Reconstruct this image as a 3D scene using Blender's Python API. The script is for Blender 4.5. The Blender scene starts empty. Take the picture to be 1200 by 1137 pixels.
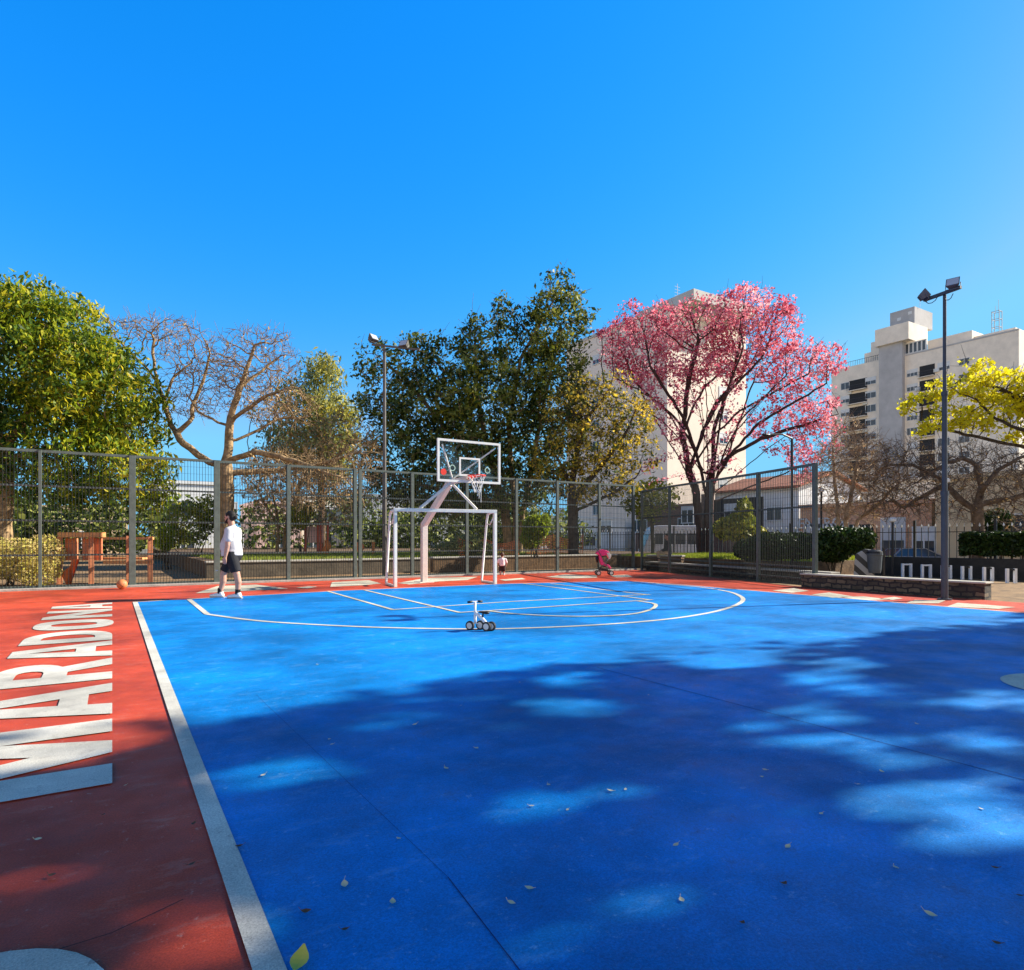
import bpy, bmesh, math, random
import numpy as np
from mathutils import Vector, Matrix, geometry

random.seed(7)
SC = bpy.context.scene
COL = SC.collection
R = math.radians

# ------------------------------------------------------------------ camera frame
F = 748.0; CXP = 600.0; HZ = 632.0; EYE = 1.25
YAW = R(32.06)
CU, SU = math.cos(YAW), math.sin(YAW)

def W(l, d, z=0.0):                     # lateral / depth (metres from where the photographer stands) -> world
    return Vector((l*CU + d*SU, -l*SU + d*CU, z))
def P(px, py, d):
    return W((px-CXP)/F*d, d, EYE + (HZ-py)/F*d)
def G(px, py, z=0.0):
    d = (EYE - z)*F/(py-HZ)
    return W((px-CXP)/F*d, d, z)
def dX(px, X):
    return X/(CU*(px-CXP)/F + SU)
def dY(px, Y):
    return Y/(CU - SU*(px-CXP)/F)
def onX(px, X):
    d = dX(px, X); return W((px-CXP)/F*d, d)
def onY(px, Y):
    d = dY(px, Y); return W((px-CXP)/F*d, d)

# ------------------------------------------------------------------ materials
MATS = {}
def _new(name):
    m = bpy.data.materials.new(name); m.use_nodes = True
    nt = m.node_tree; b = nt.nodes['Principled BSDF']
    return m, nt, b
def mat(name, col, rough=.7, var=.12, scale=6.0, bump=0.0, metal=0.0, spec=.3, col2=None, detail=6, bscale=None, space='Object'):
    if name in MATS: return MATS[name]
    m, nt, b = _new(name); N, L = nt.nodes, nt.links
    b.inputs['Roughness'].default_value = rough
    b.inputs['Metallic'].default_value = metal
    b.inputs['Specular IOR Level'].default_value = spec
    tc = N.new('ShaderNodeTexCoord')
    nz = N.new('ShaderNodeTexNoise'); nz.inputs['Scale'].default_value = scale
    nz.inputs['Detail'].default_value = detail; nz.inputs['Roughness'].default_value = .65
    if space == 'World':
        g = N.new('ShaderNodeNewGeometry'); L.new(g.outputs['Position'], nz.inputs['Vector'])
        vec = g.outputs['Position']
    else:
        L.new(tc.outputs['Object'], nz.inputs['Vector']); vec = tc.outputs['Object']
    rp = N.new('ShaderNodeValToRGB')
    c = Vector(col); c2 = Vector(col2) if col2 else None
    rp.color_ramp.elements[0].position = .3; rp.color_ramp.elements[1].position = .7
    lo = c*(1-var); hi = c2 if c2 else c*(1+var)
    rp.color_ramp.elements[0].color = (*lo, 1); rp.color_ramp.elements[1].color = (*hi, 1)
    L.new(nz.outputs['Fac'], rp.inputs['Fac']); L.new(rp.outputs['Color'], b.inputs['Base Color'])
    if bump:
        n2 = N.new('ShaderNodeTexNoise'); n2.inputs['Scale'].default_value = bscale or scale*4
        n2.inputs['Detail'].default_value = 6
        L.new(vec, n2.inputs['Vector'])
        bp = N.new('ShaderNodeBump'); bp.inputs['Strength'].default_value = bump; bp.inputs['Distance'].default_value = .02
        L.new(n2.outputs['Fac'], bp.inputs['Height']); L.new(bp.outputs['Normal'], b.inputs['Normal'])
    MATS[name] = m
    return m

def leafmat(name, cols, trans=.3, rough=.55, noise=None):
    """colour varies leaf by leaf; translucent so that back-lit leaves glow"""
    if name in MATS: return MATS[name]
    m, nt, b = _new(name); N, L = nt.nodes, nt.links
    g = N.new('ShaderNodeNewGeometry')
    rp = N.new('ShaderNodeValToRGB'); rp.color_ramp.interpolation = 'LINEAR'
    els = rp.color_ramp.elements
    while len(els) < len(cols): els.new(.5)
    for i, c in enumerate(cols):
        els[i].position = i/(len(cols)-1) if len(cols) > 1 else 0
        els[i].color = (*c, 1)
    fac = g.outputs['Random Per Island']
    if noise:
        nz = N.new('ShaderNodeTexNoise'); nz.inputs['Scale'].default_value = noise; nz.inputs['Detail'].default_value = 2
        L.new(g.outputs['Position'], nz.inputs['Vector'])
        mr = N.new('ShaderNodeMapRange'); mr.inputs['From Min'].default_value = .35; mr.inputs['From Max'].default_value = .65
        mr.inputs['To Min'].default_value = -.35; mr.inputs['To Max'].default_value = .35
        L.new(nz.outputs['Fac'], mr.inputs['Value'])
        ad = N.new('ShaderNodeMath'); ad.operation = 'ADD'; ad.use_clamp = True
        L.new(fac, ad.inputs[0]); L.new(mr.outputs['Result'], ad.inputs[1]); fac = ad.outputs[0]
    L.new(fac, rp.inputs['Fac'])
    L.new(rp.outputs['Color'], b.inputs['Base Color'])
    b.inputs['Roughness'].default_value = max(.5, rough); b.inputs['Specular IOR Level'].default_value = .2
    tr = N.new('ShaderNodeBsdfTranslucent'); L.new(rp.outputs['Color'], tr.inputs['Color'])
    mx = N.new('ShaderNodeMixShader'); mx.inputs[0].default_value = trans
    L.new(b.outputs[0], mx.inputs[1]); L.new(tr.outputs[0], mx.inputs[2])
    L.new(mx.outputs[0], N['Material Output'].inputs['Surface'])
    MATS[name] = m
    return m

def paintmat(name, col, rough=.5, scuff=(.6,.7,.8), amt=.25, spec=.3):
    """court paint: fine grain, blotches, pale scuffs and dust"""
    if name in MATS: return MATS[name]
    m, nt, b = _new(name); N, L = nt.nodes, nt.links
    b.inputs['Specular IOR Level'].default_value = spec
    g = N.new('ShaderNodeNewGeometry'); pos = g.outputs['Position']
    def noise(scale, det=5, r=.6):
        n = N.new('ShaderNodeTexNoise'); n.inputs['Scale'].default_value = scale
        n.inputs['Detail'].default_value = det; n.inputs['Roughness'].default_value = r
        L.new(pos, n.inputs['Vector']); return n.outputs['Fac']
    def ramp(f, a, bb, p0, p1):
        r = N.new('ShaderNodeValToRGB'); e = r.color_ramp.elements
        e[0].position = p0; e[1].position = p1; e[0].color = (*a, 1); e[1].color = (*bb, 1)
        L.new(f, r.inputs['Fac']); return r.outputs['Color']
    def mix(fac, a, bb, mode='MIX'):
        x = N.new('ShaderNodeMix'); x.data_type = 'RGBA'; x.blend_type = mode
        if isinstance(fac, float): x.inputs[0].default_value = fac
        else: L.new(fac, x.inputs[0])
        L.new(a, x.inputs[6]); L.new(bb, x.inputs[7]); return x.outputs[2]
    c = Vector(col)
    base = ramp(noise(.9, 8, .7), c*.82, c*1.12, .3, .7)
    grain = ramp(noise(130, 3, .8), Vector((.55,)*3), Vector((1.4,)*3), .32, .68)
    base = mix(.75, base, grain, 'MULTIPLY')
    # long scuffs
    mp = N.new('ShaderNodeMapping'); mp.inputs['Scale'].default_value = (1.4, 3.2, 1); mp.inputs['Rotation'].default_value = (0, 0, .5)
    L.new(pos, mp.inputs['Vector'])
    n = N.new('ShaderNodeTexNoise'); n.inputs['Scale'].default_value = 2.2; n.inputs['Detail'].default_value = 9; n.inputs['Roughness'].default_value = .75
    L.new(mp.outputs[0], n.inputs['Vector'])
    sf = ramp(n.outputs['Fac'], (0, 0, 0), (amt*1.1,)*3, .55, .70)
    rgb = N.new('ShaderNodeRGB'); rgb.outputs[0].default_value = (*scuff, 1)
    base = mix(sf, base, rgb.outputs[0])
    # worn little chips
    ch = ramp(noise(14, 8, .8), (0, 0, 0), (amt*2.0,)*3, .60, .65)
    base = mix(ch, base, rgb.outputs[0])
    fl = ramp(noise(55, 6, .85), (0, 0, 0), (amt*2.4,)*3, .63, .68)
    base = mix(fl, base, rgb.outputs[0])
    fd = ramp(noise(.45, 5, .65), (.68,)*3, (1.14,)*3, .38, .60)
    base = mix(1.0, base, fd, 'MULTIPLY')
    dk = ramp(noise(6, 8, .8), (.72,)*3, (1,)*3, .34, .42)
    base = mix(1.0, base, dk, 'MULTIPLY')
    L.new(base, b.inputs['Base Color'])
    rr = ramp(noise(3, 5), (rough-.1,)*3, (rough+.15,)*3, .3, .7)
    L.new(rr, b.inputs['Roughness'])
    bp = N.new('ShaderNodeBump'); bp.inputs['Strength'].default_value = .35; bp.inputs['Distance'].default_value = .004
    L.new(noise(160, 3, .7), bp.inputs['Height']); L.new(bp.outputs['Normal'], b.inputs['Normal'])
    MATS[name] = m
    return m

def glassmat(name, col=(.8,.9,.95), amt=.12):
    if name in MATS: return MATS[name]
    m, nt, b = _new(name); N, L = nt.nodes, nt.links
    gl = N.new('ShaderNodeBsdfGlossy'); gl.inputs['Roughness'].default_value = .05; gl.inputs['Color'].default_value = (*col, 1)
    tr = N.new('ShaderNodeBsdfTransparent'); tr.inputs['Color'].default_value = (.95,.97,.97,1)
    mx = N.new('ShaderNodeMixShader'); mx.inputs[0].default_value = amt
    L.new(tr.outputs[0], mx.inputs[1]); L.new(gl.outputs[0], mx.inputs[2]); L.new(mx.outputs[0], N['Material Output'].inputs['Surface'])
    MATS[name] = m
    return m

def brickmat(name, c1, c2, mortar, sx=.25, sz=.075, rough=.85, bump=.5, msize=.012, warp=0):
    if name in MATS: return MATS[name]
    m, nt, b = _new(name); N, L = nt.nodes, nt.links
    g = N.new('ShaderNodeNewGeometry')
    sep = N.new('ShaderNodeSeparateXYZ'); L.new(g.outputs['Position'], sep.inputs[0])
    ad = N.new('ShaderNodeMath'); ad.operation = 'ADD'
    L.new(sep.outputs['X'], ad.inputs[0]); L.new(sep.outputs['Y'], ad.inputs[1])
    cmb = N.new('ShaderNodeCombineXYZ'); L.new(ad.outputs[0], cmb.inputs[0]); L.new(sep.outputs['Z'], cmb.inputs[1])
    br = N.new('ShaderNodeTexBrick'); br.inputs['Scale'].default_value = 1
    br.inputs['Brick Width'].default_value = sx; br.inputs['Row Height'].default_value = sz; br.inputs['Mortar Size'].default_value = msize
    br.inputs['Color1'].default_value = (*c1, 1); br.inputs['Color2'].default_value = (*c2, 1); br.inputs['Mortar'].default_value = (*mortar, 1)
    if warp:
        nw = N.new('ShaderNodeTexNoise'); nw.inputs['Scale'].default_value = 3.5; nw.inputs['Detail'].default_value = 3; L.new(g.outputs['Position'], nw.inputs['Vector'])
        va = N.new('ShaderNodeVectorMath'); va.operation = 'MULTIPLY_ADD'; va.inputs[1].default_value = (warp, warp, 0); L.new(nw.outputs['Color'], va.inputs[0]); L.new(cmb.outputs[0], va.inputs[2])
        L.new(va.outputs[0], br.inputs['Vector'])
    else: L.new(cmb.outputs[0], br.inputs['Vector'])
    nz = N.new('ShaderNodeTexNoise'); nz.inputs['Scale'].default_value = 5; nz.inputs['Detail'].default_value = 7
    L.new(g.outputs['Position'], nz.inputs['Vector'])
    rp = N.new('ShaderNodeValToRGB'); rp.color_ramp.elements[0].position = .3; rp.color_ramp.elements[1].position = .7
    rp.color_ramp.elements[0].color = (.55,.55,.55,1); rp.color_ramp.elements[1].color = (1.2,1.2,1.2,1)
    L.new(nz.outputs['Fac'], rp.inputs['Fac'])
    mx = N.new('ShaderNodeMix'); mx.data_type = 'RGBA'; mx.blend_type = 'MULTIPLY'; mx.inputs[0].default_value = .8
    L.new(br.outputs['Color'], mx.inputs[6]); L.new(rp.outputs['Color'], mx.inputs[7])
    L.new(mx.outputs[2], b.inputs['Base Color']); b.inputs['Roughness'].default_value = rough
    bp = N.new('ShaderNodeBump'); bp.inputs['Strength'].default_value = bump; bp.inputs['Distance'].default_value = .02
    L.new(nz.outputs['Fac'], bp.inputs['Height']); L.new(bp.outputs['Normal'], b.inputs['Normal'])
    MATS[name] = m
    return m

# ------------------------------------------------------------------ mesh builder
def worldloc(o):
    v = Vector((0, 0, 0))
    while o is not None:
        v = v + o.location; o = o.parent
    return v

class MB:
    def __init__(s): s.v = []; s.f = []
    def add(s, vs, fs):
        b = len(s.v); s.v += [Vector(v) for v in vs]; s.f += [tuple(i+b for i in f) for f in fs]; return s
    def box(s, c, size, rz=0.0, M=None):
        hx, hy, hz = [k/2 for k in size]
        vs = [Vector((x, y, z)) for x in (-hx, hx) for y in (-hy, hy) for z in (-hz, hz)]
        m = Matrix.Rotation(rz, 3, 'Z') if M is None else M
        c = Vector(c)
        return s.add([c + m @ v for v in vs], [(0,1,3,2),(4,6,7,5),(0,4,5,1),(2,3,7,6),(0,2,6,4),(1,5,7,3)])
    def span(s, a, b):
        a = Vector(a); b = Vector(b)
        return s.box((a+b)/2, [abs(k) for k in (b-a)])
    def bar(s, a, b, w, h=None, up=(0, 0, 1)):
        a = Vector(a); b = Vector(b); d = (b-a); L = d.length; d.normalize()
        up = Vector(up)
        if abs(d.dot(up)) > .98: up = Vector((0, 1, 0)) if abs(d.y) < .9 else Vector((1, 0, 0))
        x = d.cross(up).normalized(); z = x.cross(d).normalized()
        M = Matrix((x, d, z)).transposed()
        return s.box((a+b)/2, (w, L, h or w), M=M)
    def tube(s, pts, r, n=8, cap=True, closed=False):
        pts = [Vector(p) for p in pts]; k = len(pts)
        rr = [r]*k if not hasattr(r, '__len__') else list(r)
        base = len(s.v); prev = None
        for i, p in enumerate(pts):
            if closed: t = (pts[(i+1) % k]-pts[i-1])
            else: t = (pts[min(i+1, k-1)]-pts[max(i-1, 0)])
            t.normalize()
            if prev is None:
                ref = Vector((0, 0, 1)) if abs(t.z) < .9 else Vector((1, 0, 0))
                x = t.cross(ref).normalized()
            else:
                x = (prev - t*prev.dot(t)).normalized()
            prev = x; y = t.cross(x)
            for j in range(n):
                a = 2*math.pi*j/n
                s.v.append(p + (x*math.cos(a) + y*math.sin(a))*rr[i])
        for i in range(k if closed else k-1):
            i2 = (i+1) % k
            for j in range(n):
                j2 = (j+1) % n
                s.f.append((base+i*n+j, base+i*n+j2, base+i2*n+j2, base+i2*n+j))
        if cap and not closed:
            s.f.append(tuple(base+j for j in range(n))[::-1]); s.f.append(tuple(base+(k-1)*n+j for j in range(n)))
        return s
    def ball(s, c, r, nu=12, nv=8, M=None):
        if not hasattr(r, '__len__'): r = (r, r, r)
        c = Vector(c); base = len(s.v); m = M or Matrix.Identity(3)
        s.v.append(c + m @ Vector((0, 0, r[2])))
        for i in range(1, nv):
            th = math.pi*i/nv
            for j in range(nu):
                ph = 2*math.pi*j/nu
                s.v.append(c + m @ Vector((r[0]*math.sin(th)*math.cos(ph), r[1]*math.sin(th)*math.sin(ph), r[2]*math.cos(th))))
        s.v.append(c + m @ Vector((0, 0, -r[2]))); last = len(s.v)-1
        for j in range(nu):
            s.f.append((base, base+1+j, base+1+(j+1) % nu))
            s.f.append((last, base+1+(nv-2)*nu+(j+1) % nu, base+1+(nv-2)*nu+j))
        for i in range(nv-2):
            for j in range(nu):
                a = base+1+i*nu+j; b = base+1+i*nu+(j+1) % nu
                s.f.append((a, a+nu, b+nu, b))
        return s
    def cap(s, a, b, ra, rb, n=10):          # tapered capsule
        a = Vector(a); b = Vector(b); d = (b-a).normalized()
        pts = [a-d*ra*.97, a-d*ra*.7, a-d*ra*.3, a, b, b+d*rb*.3, b+d*rb*.7, b+d*rb*.97]
        rr = [ra*.2, ra*.71, ra*.95, ra, rb, rb*.95, rb*.71, rb*.2]
        return s.tube(pts, rr, n)
    def poly(s, pts):
        b = len(s.v); s.v += [Vector(p) for p in pts]; s.f.append(tuple(range(b, b+len(pts)))); return s
    def prism(s, pts, ext):                 # planar outline extruded by vector
        e = Vector(ext); n = len(pts); b = len(s.v)
        s.v += [Vector(p) for p in pts] + [Vector(p)+e for p in pts]
        s.f.append(tuple(range(b, b+n))[::-1]); s.f.append(tuple(range(b+n, b+2*n)))
        for i in range(n):
            j = (i+1) % n
            s.f.append((b+i, b+j, b+n+j, b+n+i))
        return s
    def lathe(s, prof, c, n=16, M=None):
        c = Vector(c); b = len(s.v); m = M or Matrix.Identity(3)
        for r, z in prof:
            for j in range(n):
                a = 2*math.pi*j/n; s.v.append(c + m @ Vector((r*math.cos(a), r*math.sin(a), z)))
        for i in range(len(prof)-1):
            for j in range(n):
                j2 = (j+1) % n
                s.f.append((b+i*n+j, b+i*n+j2, b+(i+1)*n+j2, b+(i+1)*n+j))
        s.f.append(tuple(b+j for j in range(n))[::-1]); s.f.append(tuple(b+(len(prof)-1)*n+j for j in range(n)))
        return s
    def build(s, name, m, parent=None, smooth=False, world=True, bevel=0, remesh=0, smoothit=0):
        off = worldloc(parent) if (parent is not None and world) else Vector((0, 0, 0))
        me = bpy.data.meshes.new(name)
        me.from_pydata([v-off for v in s.v], [], s.f)
        bm = bmesh.new(); bm.from_mesh(me); bmesh.ops.recalc_face_normals(bm, faces=bm.faces); bm.to_mesh(me); bm.free()
        me.materials.append(m)
        if smooth: me.polygons.foreach_set('use_smooth', [True]*len(me.polygons))
        o = bpy.data.objects.new(name, me); COL.objects.link(o)
        if parent is not None: o.parent = parent
        if remesh:
            r = o.modifiers.new('r', 'REMESH'); r.mode = 'VOXEL'; r.voxel_size = remesh; r.use_smooth_shade = True
            if smoothit:
                q = o.modifiers.new('s', 'SMOOTH'); q.iterations = smoothit; q.factor = .5
        if bevel:
            q = o.modifiers.new('b', 'BEVEL'); q.width = bevel; q.segments = 2; q.limit_method = 'ANGLE'
        return o

def tag(o, label=None, cat=None, group=None, kind=None):
    if label: o['label'] = label
    if cat: o['category'] = cat
    if group: o['group'] = group
    if kind: o['kind'] = kind
    return o
def thing(name, label, cat, loc=(0, 0, 0), rz=0, group=None):
    o = bpy.data.objects.new(name, None); COL.objects.link(o)
    o.empty_display_size = .2
    o.location = loc; o.rotation_euler = (0, 0, rz)
    return tag(o, label, cat, group)
def struct(name, mb, m, parent=None, **k):
    o = mb.build(name, m, parent, **k)
    if parent is None: o['kind'] = 'structure'
    return o
def quickmesh(name, V, Fq, m, parent=None, smooth=False):
    """numpy mesh, all faces with the same corner count"""
    me = bpy.data.meshes.new(name)
    nv = len(V); nf, k = Fq.shape
    me.vertices.add(nv); me.vertices.foreach_set('co', np.ascontiguousarray(V, dtype=np.float32).ravel())
    me.loops.add(nf*k); me.loops.foreach_set('vertex_index', np.ascontiguousarray(Fq, dtype=np.int32).ravel())
    me.polygons.add(nf); me.polygons.foreach_set('loop_start', np.arange(0, nf*k, k, dtype=np.int32))
    me.update(calc_edges=True)
    if smooth: me.polygons.foreach_set('use_smooth', np.ones(nf, dtype=bool))
    me.materials.append(m)
    o = bpy.data.objects.new(name, me); COL.objects.link(o)
    if parent is not None: o.parent = parent
    return o
def dup(o, parent=None):
    c = o.copy(); COL.objects.link(c)
    if parent is not None: c.parent = parent
    for ch in list(o.children): dup(ch, c)
    return c

# ------------------------------------------------------------------ world, sun, camera
SUN_AZ = 106.0; SUN_EL = 30.0
w = bpy.data.worlds.new('World'); SC.world = w; w.use_nodes = True
nt = w.node_tree; bg = nt.nodes['Background']
sky = nt.nodes.new('ShaderNodeTexSky'); sky.sky_type = 'NISHITA'; sky.sun_disc = False
sky.sun_elevation = R(SUN_EL); sky.sun_rotation = R(SUN_AZ)
sky.air_density = 1.0; sky.dust_density = .3; sky.ozone_density = 3.0; sky.altitude = 50
hs = nt.nodes.new('ShaderNodeHueSaturation'); hs.inputs['Saturation'].default_value = SKY_SAT if 'SKY_SAT' in globals() else 1.35
tint = nt.nodes.new('ShaderNodeMix'); tint.data_type = 'RGBA'; tint.blend_type = 'MULTIPLY'; tint.inputs[0].default_value = 1
tint.inputs[7].default_value = (.55, .92, 1.25, 1)
nt.links.new(sky.outputs[0], hs.inputs['Color']); nt.links.new(hs.outputs[0], tint.inputs[6])
# deep clear blue: a curve per channel
sp_ = nt.nodes.new('ShaderNodeSeparateColor'); cb_ = nt.nodes.new('ShaderNodeCombineColor'); nt.links.new(tint.outputs[2], sp_.inputs[0])
for i_, (k_, g_) in enumerate(((2.3, 1.6), (1.33, .67), (1.8, .70))):
    pw = nt.nodes.new('ShaderNodeMath'); pw.operation = 'POWER'; pw.inputs[1].default_value = g_; nt.links.new(sp_.outputs[i_], pw.inputs[0])
    ml = nt.nodes.new('ShaderNodeMath'); ml.operation = 'MULTIPLY'; ml.inputs[1].default_value = k_; nt.links.new(pw.outputs[0], ml.inputs[0]); mn = nt.nodes.new('ShaderNodeMath'); mn.operation = 'MINIMUM'; mn.inputs[1].default_value = (1.0, 2.9, 4.6)[i_]; nt.links.new(ml.outputs[0], mn.inputs[0]); nt.links.new(mn.outputs[0], cb_.inputs[i_])
# unseen bright warm sky band added behind the camera to fill shaded facades
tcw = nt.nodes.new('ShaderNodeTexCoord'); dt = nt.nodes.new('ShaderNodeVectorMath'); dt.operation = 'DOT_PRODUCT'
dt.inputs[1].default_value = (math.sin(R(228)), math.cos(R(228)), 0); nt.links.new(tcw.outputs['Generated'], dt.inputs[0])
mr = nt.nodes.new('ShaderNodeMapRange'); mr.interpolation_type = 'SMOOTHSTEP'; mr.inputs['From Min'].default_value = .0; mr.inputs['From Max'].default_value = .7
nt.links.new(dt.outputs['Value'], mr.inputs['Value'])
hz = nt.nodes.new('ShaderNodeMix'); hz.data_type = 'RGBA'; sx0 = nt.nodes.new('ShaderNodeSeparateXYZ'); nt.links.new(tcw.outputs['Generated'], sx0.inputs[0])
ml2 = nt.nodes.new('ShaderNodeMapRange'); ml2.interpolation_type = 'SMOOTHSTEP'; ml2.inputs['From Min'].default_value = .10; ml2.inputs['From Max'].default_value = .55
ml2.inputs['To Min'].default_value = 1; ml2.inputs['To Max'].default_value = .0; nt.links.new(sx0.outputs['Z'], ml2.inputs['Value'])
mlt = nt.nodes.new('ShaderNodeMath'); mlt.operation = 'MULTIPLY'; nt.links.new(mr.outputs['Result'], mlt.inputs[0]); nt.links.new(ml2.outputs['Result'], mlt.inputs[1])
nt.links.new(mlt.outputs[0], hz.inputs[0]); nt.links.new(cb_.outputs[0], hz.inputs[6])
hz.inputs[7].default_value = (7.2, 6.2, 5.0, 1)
# sky overhead, out of view, darkened to cut the ambient light
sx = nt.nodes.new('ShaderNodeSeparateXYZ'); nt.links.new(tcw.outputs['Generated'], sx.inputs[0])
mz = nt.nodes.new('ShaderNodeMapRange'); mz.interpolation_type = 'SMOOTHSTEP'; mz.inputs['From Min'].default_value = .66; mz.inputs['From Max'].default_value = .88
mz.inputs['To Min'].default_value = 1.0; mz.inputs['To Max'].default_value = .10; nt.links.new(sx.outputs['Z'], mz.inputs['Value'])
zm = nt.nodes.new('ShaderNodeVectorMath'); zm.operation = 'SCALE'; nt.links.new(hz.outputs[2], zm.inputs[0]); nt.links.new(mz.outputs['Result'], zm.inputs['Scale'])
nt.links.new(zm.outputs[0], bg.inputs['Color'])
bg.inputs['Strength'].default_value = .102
sl = bpy.data.lights.new('sun', 'SUN'); sl.energy = 5.0; sl.angle = R(.55); sl.color = (1, .93, .82)
so = bpy.data.objects.new('sun', sl); COL.objects.link(so)
sd = Vector((math.sin(R(SUN_AZ))*math.cos(R(SUN_EL)), math.cos(R(SUN_AZ))*math.cos(R(SUN_EL)), math.sin(R(SUN_EL))))
so.rotation_euler = sd.to_track_quat('Z', 'Y').to_euler(); so.location = (40, -10, 40)
cd = bpy.data.cameras.new('camera'); co = bpy.data.objects.new('camera', cd); COL.objects.link(co)
co.location = (0, 0, EYE); co.rotation_euler = (R(90), 0, -YAW)
cd.sensor_width = 36; cd.lens = F/1200*36; cd.shift_y = (HZ-568.5)/1200; cd.clip_start = .05; cd.clip_end = 3000
SC.camera = co
SC.view_settings.view_transform = 'Standard'; SC.view_settings.look = 'None'
SC.view_settings.exposure = 1.2; SC.view_settings.gamma = 1
SC.cycles.max_bounces = 6; SC.cycles.transparent_max_bounces = 12
SC.cycles.use_denoising = True
# ================================================================== ground and court
M_soil = mat('leaf_litter_soil', (.17,.105,.055), .95, .5, 3.0, .6, col2=(.36,.22,.10), space='World', bscale=30)
M_grd = mat('dry_ground', (.16,.14,.10), .95, .35, .4, .3, space='World')
M_red = paintmat('red_court_paint', (.52,.062,.022), .55, (.60,.36,.27), .26)
M_blue = paintmat('blue_court_paint', (.0,.205,.585), .5, (.19,.42,.68), .30, spec=.2)
M_white = paintmat('white_court_paint', (.60,.565,.47), .55, (.32,.28,.24), .45)
M_cream = paintmat('cream_court_paint', (.60,.55,.41), .55, (.38,.34,.27), .35)
M_conc = mat('pale_concrete', (.34,.31,.26), .85, .25, 5, .3, space='World')
M_dark = mat('dark_joint', (.012,.035,.14), .9)

g = MB(); S = 1500
g.poly([(-S,-S,-.65),(S,-S,-.65),(S,S,-.65),(-S,S,-.65)])
struct('ground', g, M_grd)
# park platform (the park lies higher than the street)
g = MB(); g.span((-70,-45,-.64),(27,62,-.03)); struct('park_ground', g, M_soil)
# court slab
RX1 = 17.2
g = MB(); g.prism([(-9,-14,-.04),(15.2,-14,-.04),(15.2,9.6,-.04),(18.1,19.3,-.04),(-9,19.3,-.04)], (0,0,.04))
court = struct('court_surface', g, M_red)
def sheet(name, pts, z, m, parent=court):
    g = MB(); g.poly([(p[0], p[1], z) for p in pts]); return struct(name, g, m, parent)
# blue play area
YE = 15.05
A = G(160,706); B = G(400,692.6); C = G(600,684.3); D = G(735,681.3); E = G(1060,707.5); E2 = G(1200,719)
dirE = (E2-E).normalized()
FR = E2 + dirE*24
sheet('blue_play_area', [(.40,-11),(.40,A.y),B,C,D,G(800,685.8),E,E2,FR], .004, M_blue)

def ribbon(name, pts, w, m, z=.008, closed=False):
    pts = [Vector((p[0], p[1], 0)) for p in pts]; n = len(pts); L = []; Rr = []
    for i in range(n):
        t = pts[min(i+1, n-1)] - pts[max(i-1, 0)]
        if closed: t = pts[(i+1) % n]-pts[i-1]
        t.normalize(); nn = Vector((-t.y, t.x, 0))
        if 0 < i < n-1:
            t1 = (pts[i]-pts[i-1]).normalized(); k = 1/max(.5, math.sqrt(max(.01, (1+t1.dot((pts[i+1]-pts[i]).normalized()))/2)))
        else: k = 1
        L.append(pts[i]+nn*w/2*k); Rr.append(pts[i]-nn*w/2*k)
    g = MB(); g.v = [Vector((p.x, p.y, z)) for p in L+Rr]
    for i in range(n if closed else n-1):
        j = (i+1) % n; g.f.append((i, j, n+j, n+i))
    return struct(name, g, m, court)
def smooth_path(pix, k=8):
    p = [G(*q) for q in pix]; out = []
    for i in range(len(p)-1):
        p0 = p[max(i-1, 0)]; p1 = p[i]; p2 = p[i+1]; p3 = p[min(i+2, len(p)-1)]
        for j in range(k):
            t = j/k
            out.append(.5*((2*p1)+(p2-p0)*t+(2*p0-5*p1+4*p2-p3)*t*t+(3*p1-p0-3*p2+p3)*t**3))
    out.append(p[-1]); return out

ribbon('side_line', [(.385,-11),(.385,A.y+.05)], .085, M_white, .009)
def perp(p): return p
ribbon('end_line', [A+Vector((-.03,.03,0)), B+Vector((0,.03,0)), C+Vector((0,.03,0)), D+Vector((0,.03,0))], .06, M_white, .0085)
ribbon('side_line', [D+Vector((.05,.05,0)), G(800,685.6), E+Vector((.04,0,0)), E2+Vector((.04,0,0)), FR+Vector((.04,0,0))], .07, M_white, .0085)
ribbon('goal_area_line', [G(221,702.5), G(243,720.5)], .09, M_white, .0105)
ribbon('goal_area_line', smooth_path([(243,720.5),(290,726.8),(340,731),(430,735.5),(520,737.6),(600,737.3),(700,733),(780,726.5),(830,719),(858,711.5),(870,705),(868,699.5),(852,693.5),(815,688),(760,683.6)]), .09, M_white, .0100)
ribbon('key_line', [G(383.5,693.2), G(460.5,715.2)], .075, M_cream, .0110)
ribbon('key_line', [G(459.5,715.2), G(600,705.5), G(762,697.2)], .075, M_cream, .0115)
ribbon('key_line', [G(760,697.6), G(645,684.4)], .075, M_cream, .0110)
ribbon('key_line', [G(427,692), G(539,718.6)], .075, M_cream, .0120)
ribbon('key_line', [G(538,718.6), G(600,714.6), G(765,703.4)], .075, M_cream, .0125)
ribbon('key_line', [G(763,703.8), G(613,684.2)], .075, M_cream, .0120)
ribbon('free_throw_arc', smooth_path([(572,716.6),(600,719.8),(650,722.6),(700,722.9),(740,720.4),(760,716),(768,711.6),(766,708),(748,705.2)]), .075, M_cream, .0130)
# centre spot (solid disc) at the right edge
c0 = W(4.80,5.34); 
sheet('centre_disc', [c0+Vector((math.cos(a)*.57, math.sin(a)*.57, 0)) for a in [i*2*math.pi/40 for i in range(40)]], .009, M_white)
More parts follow.
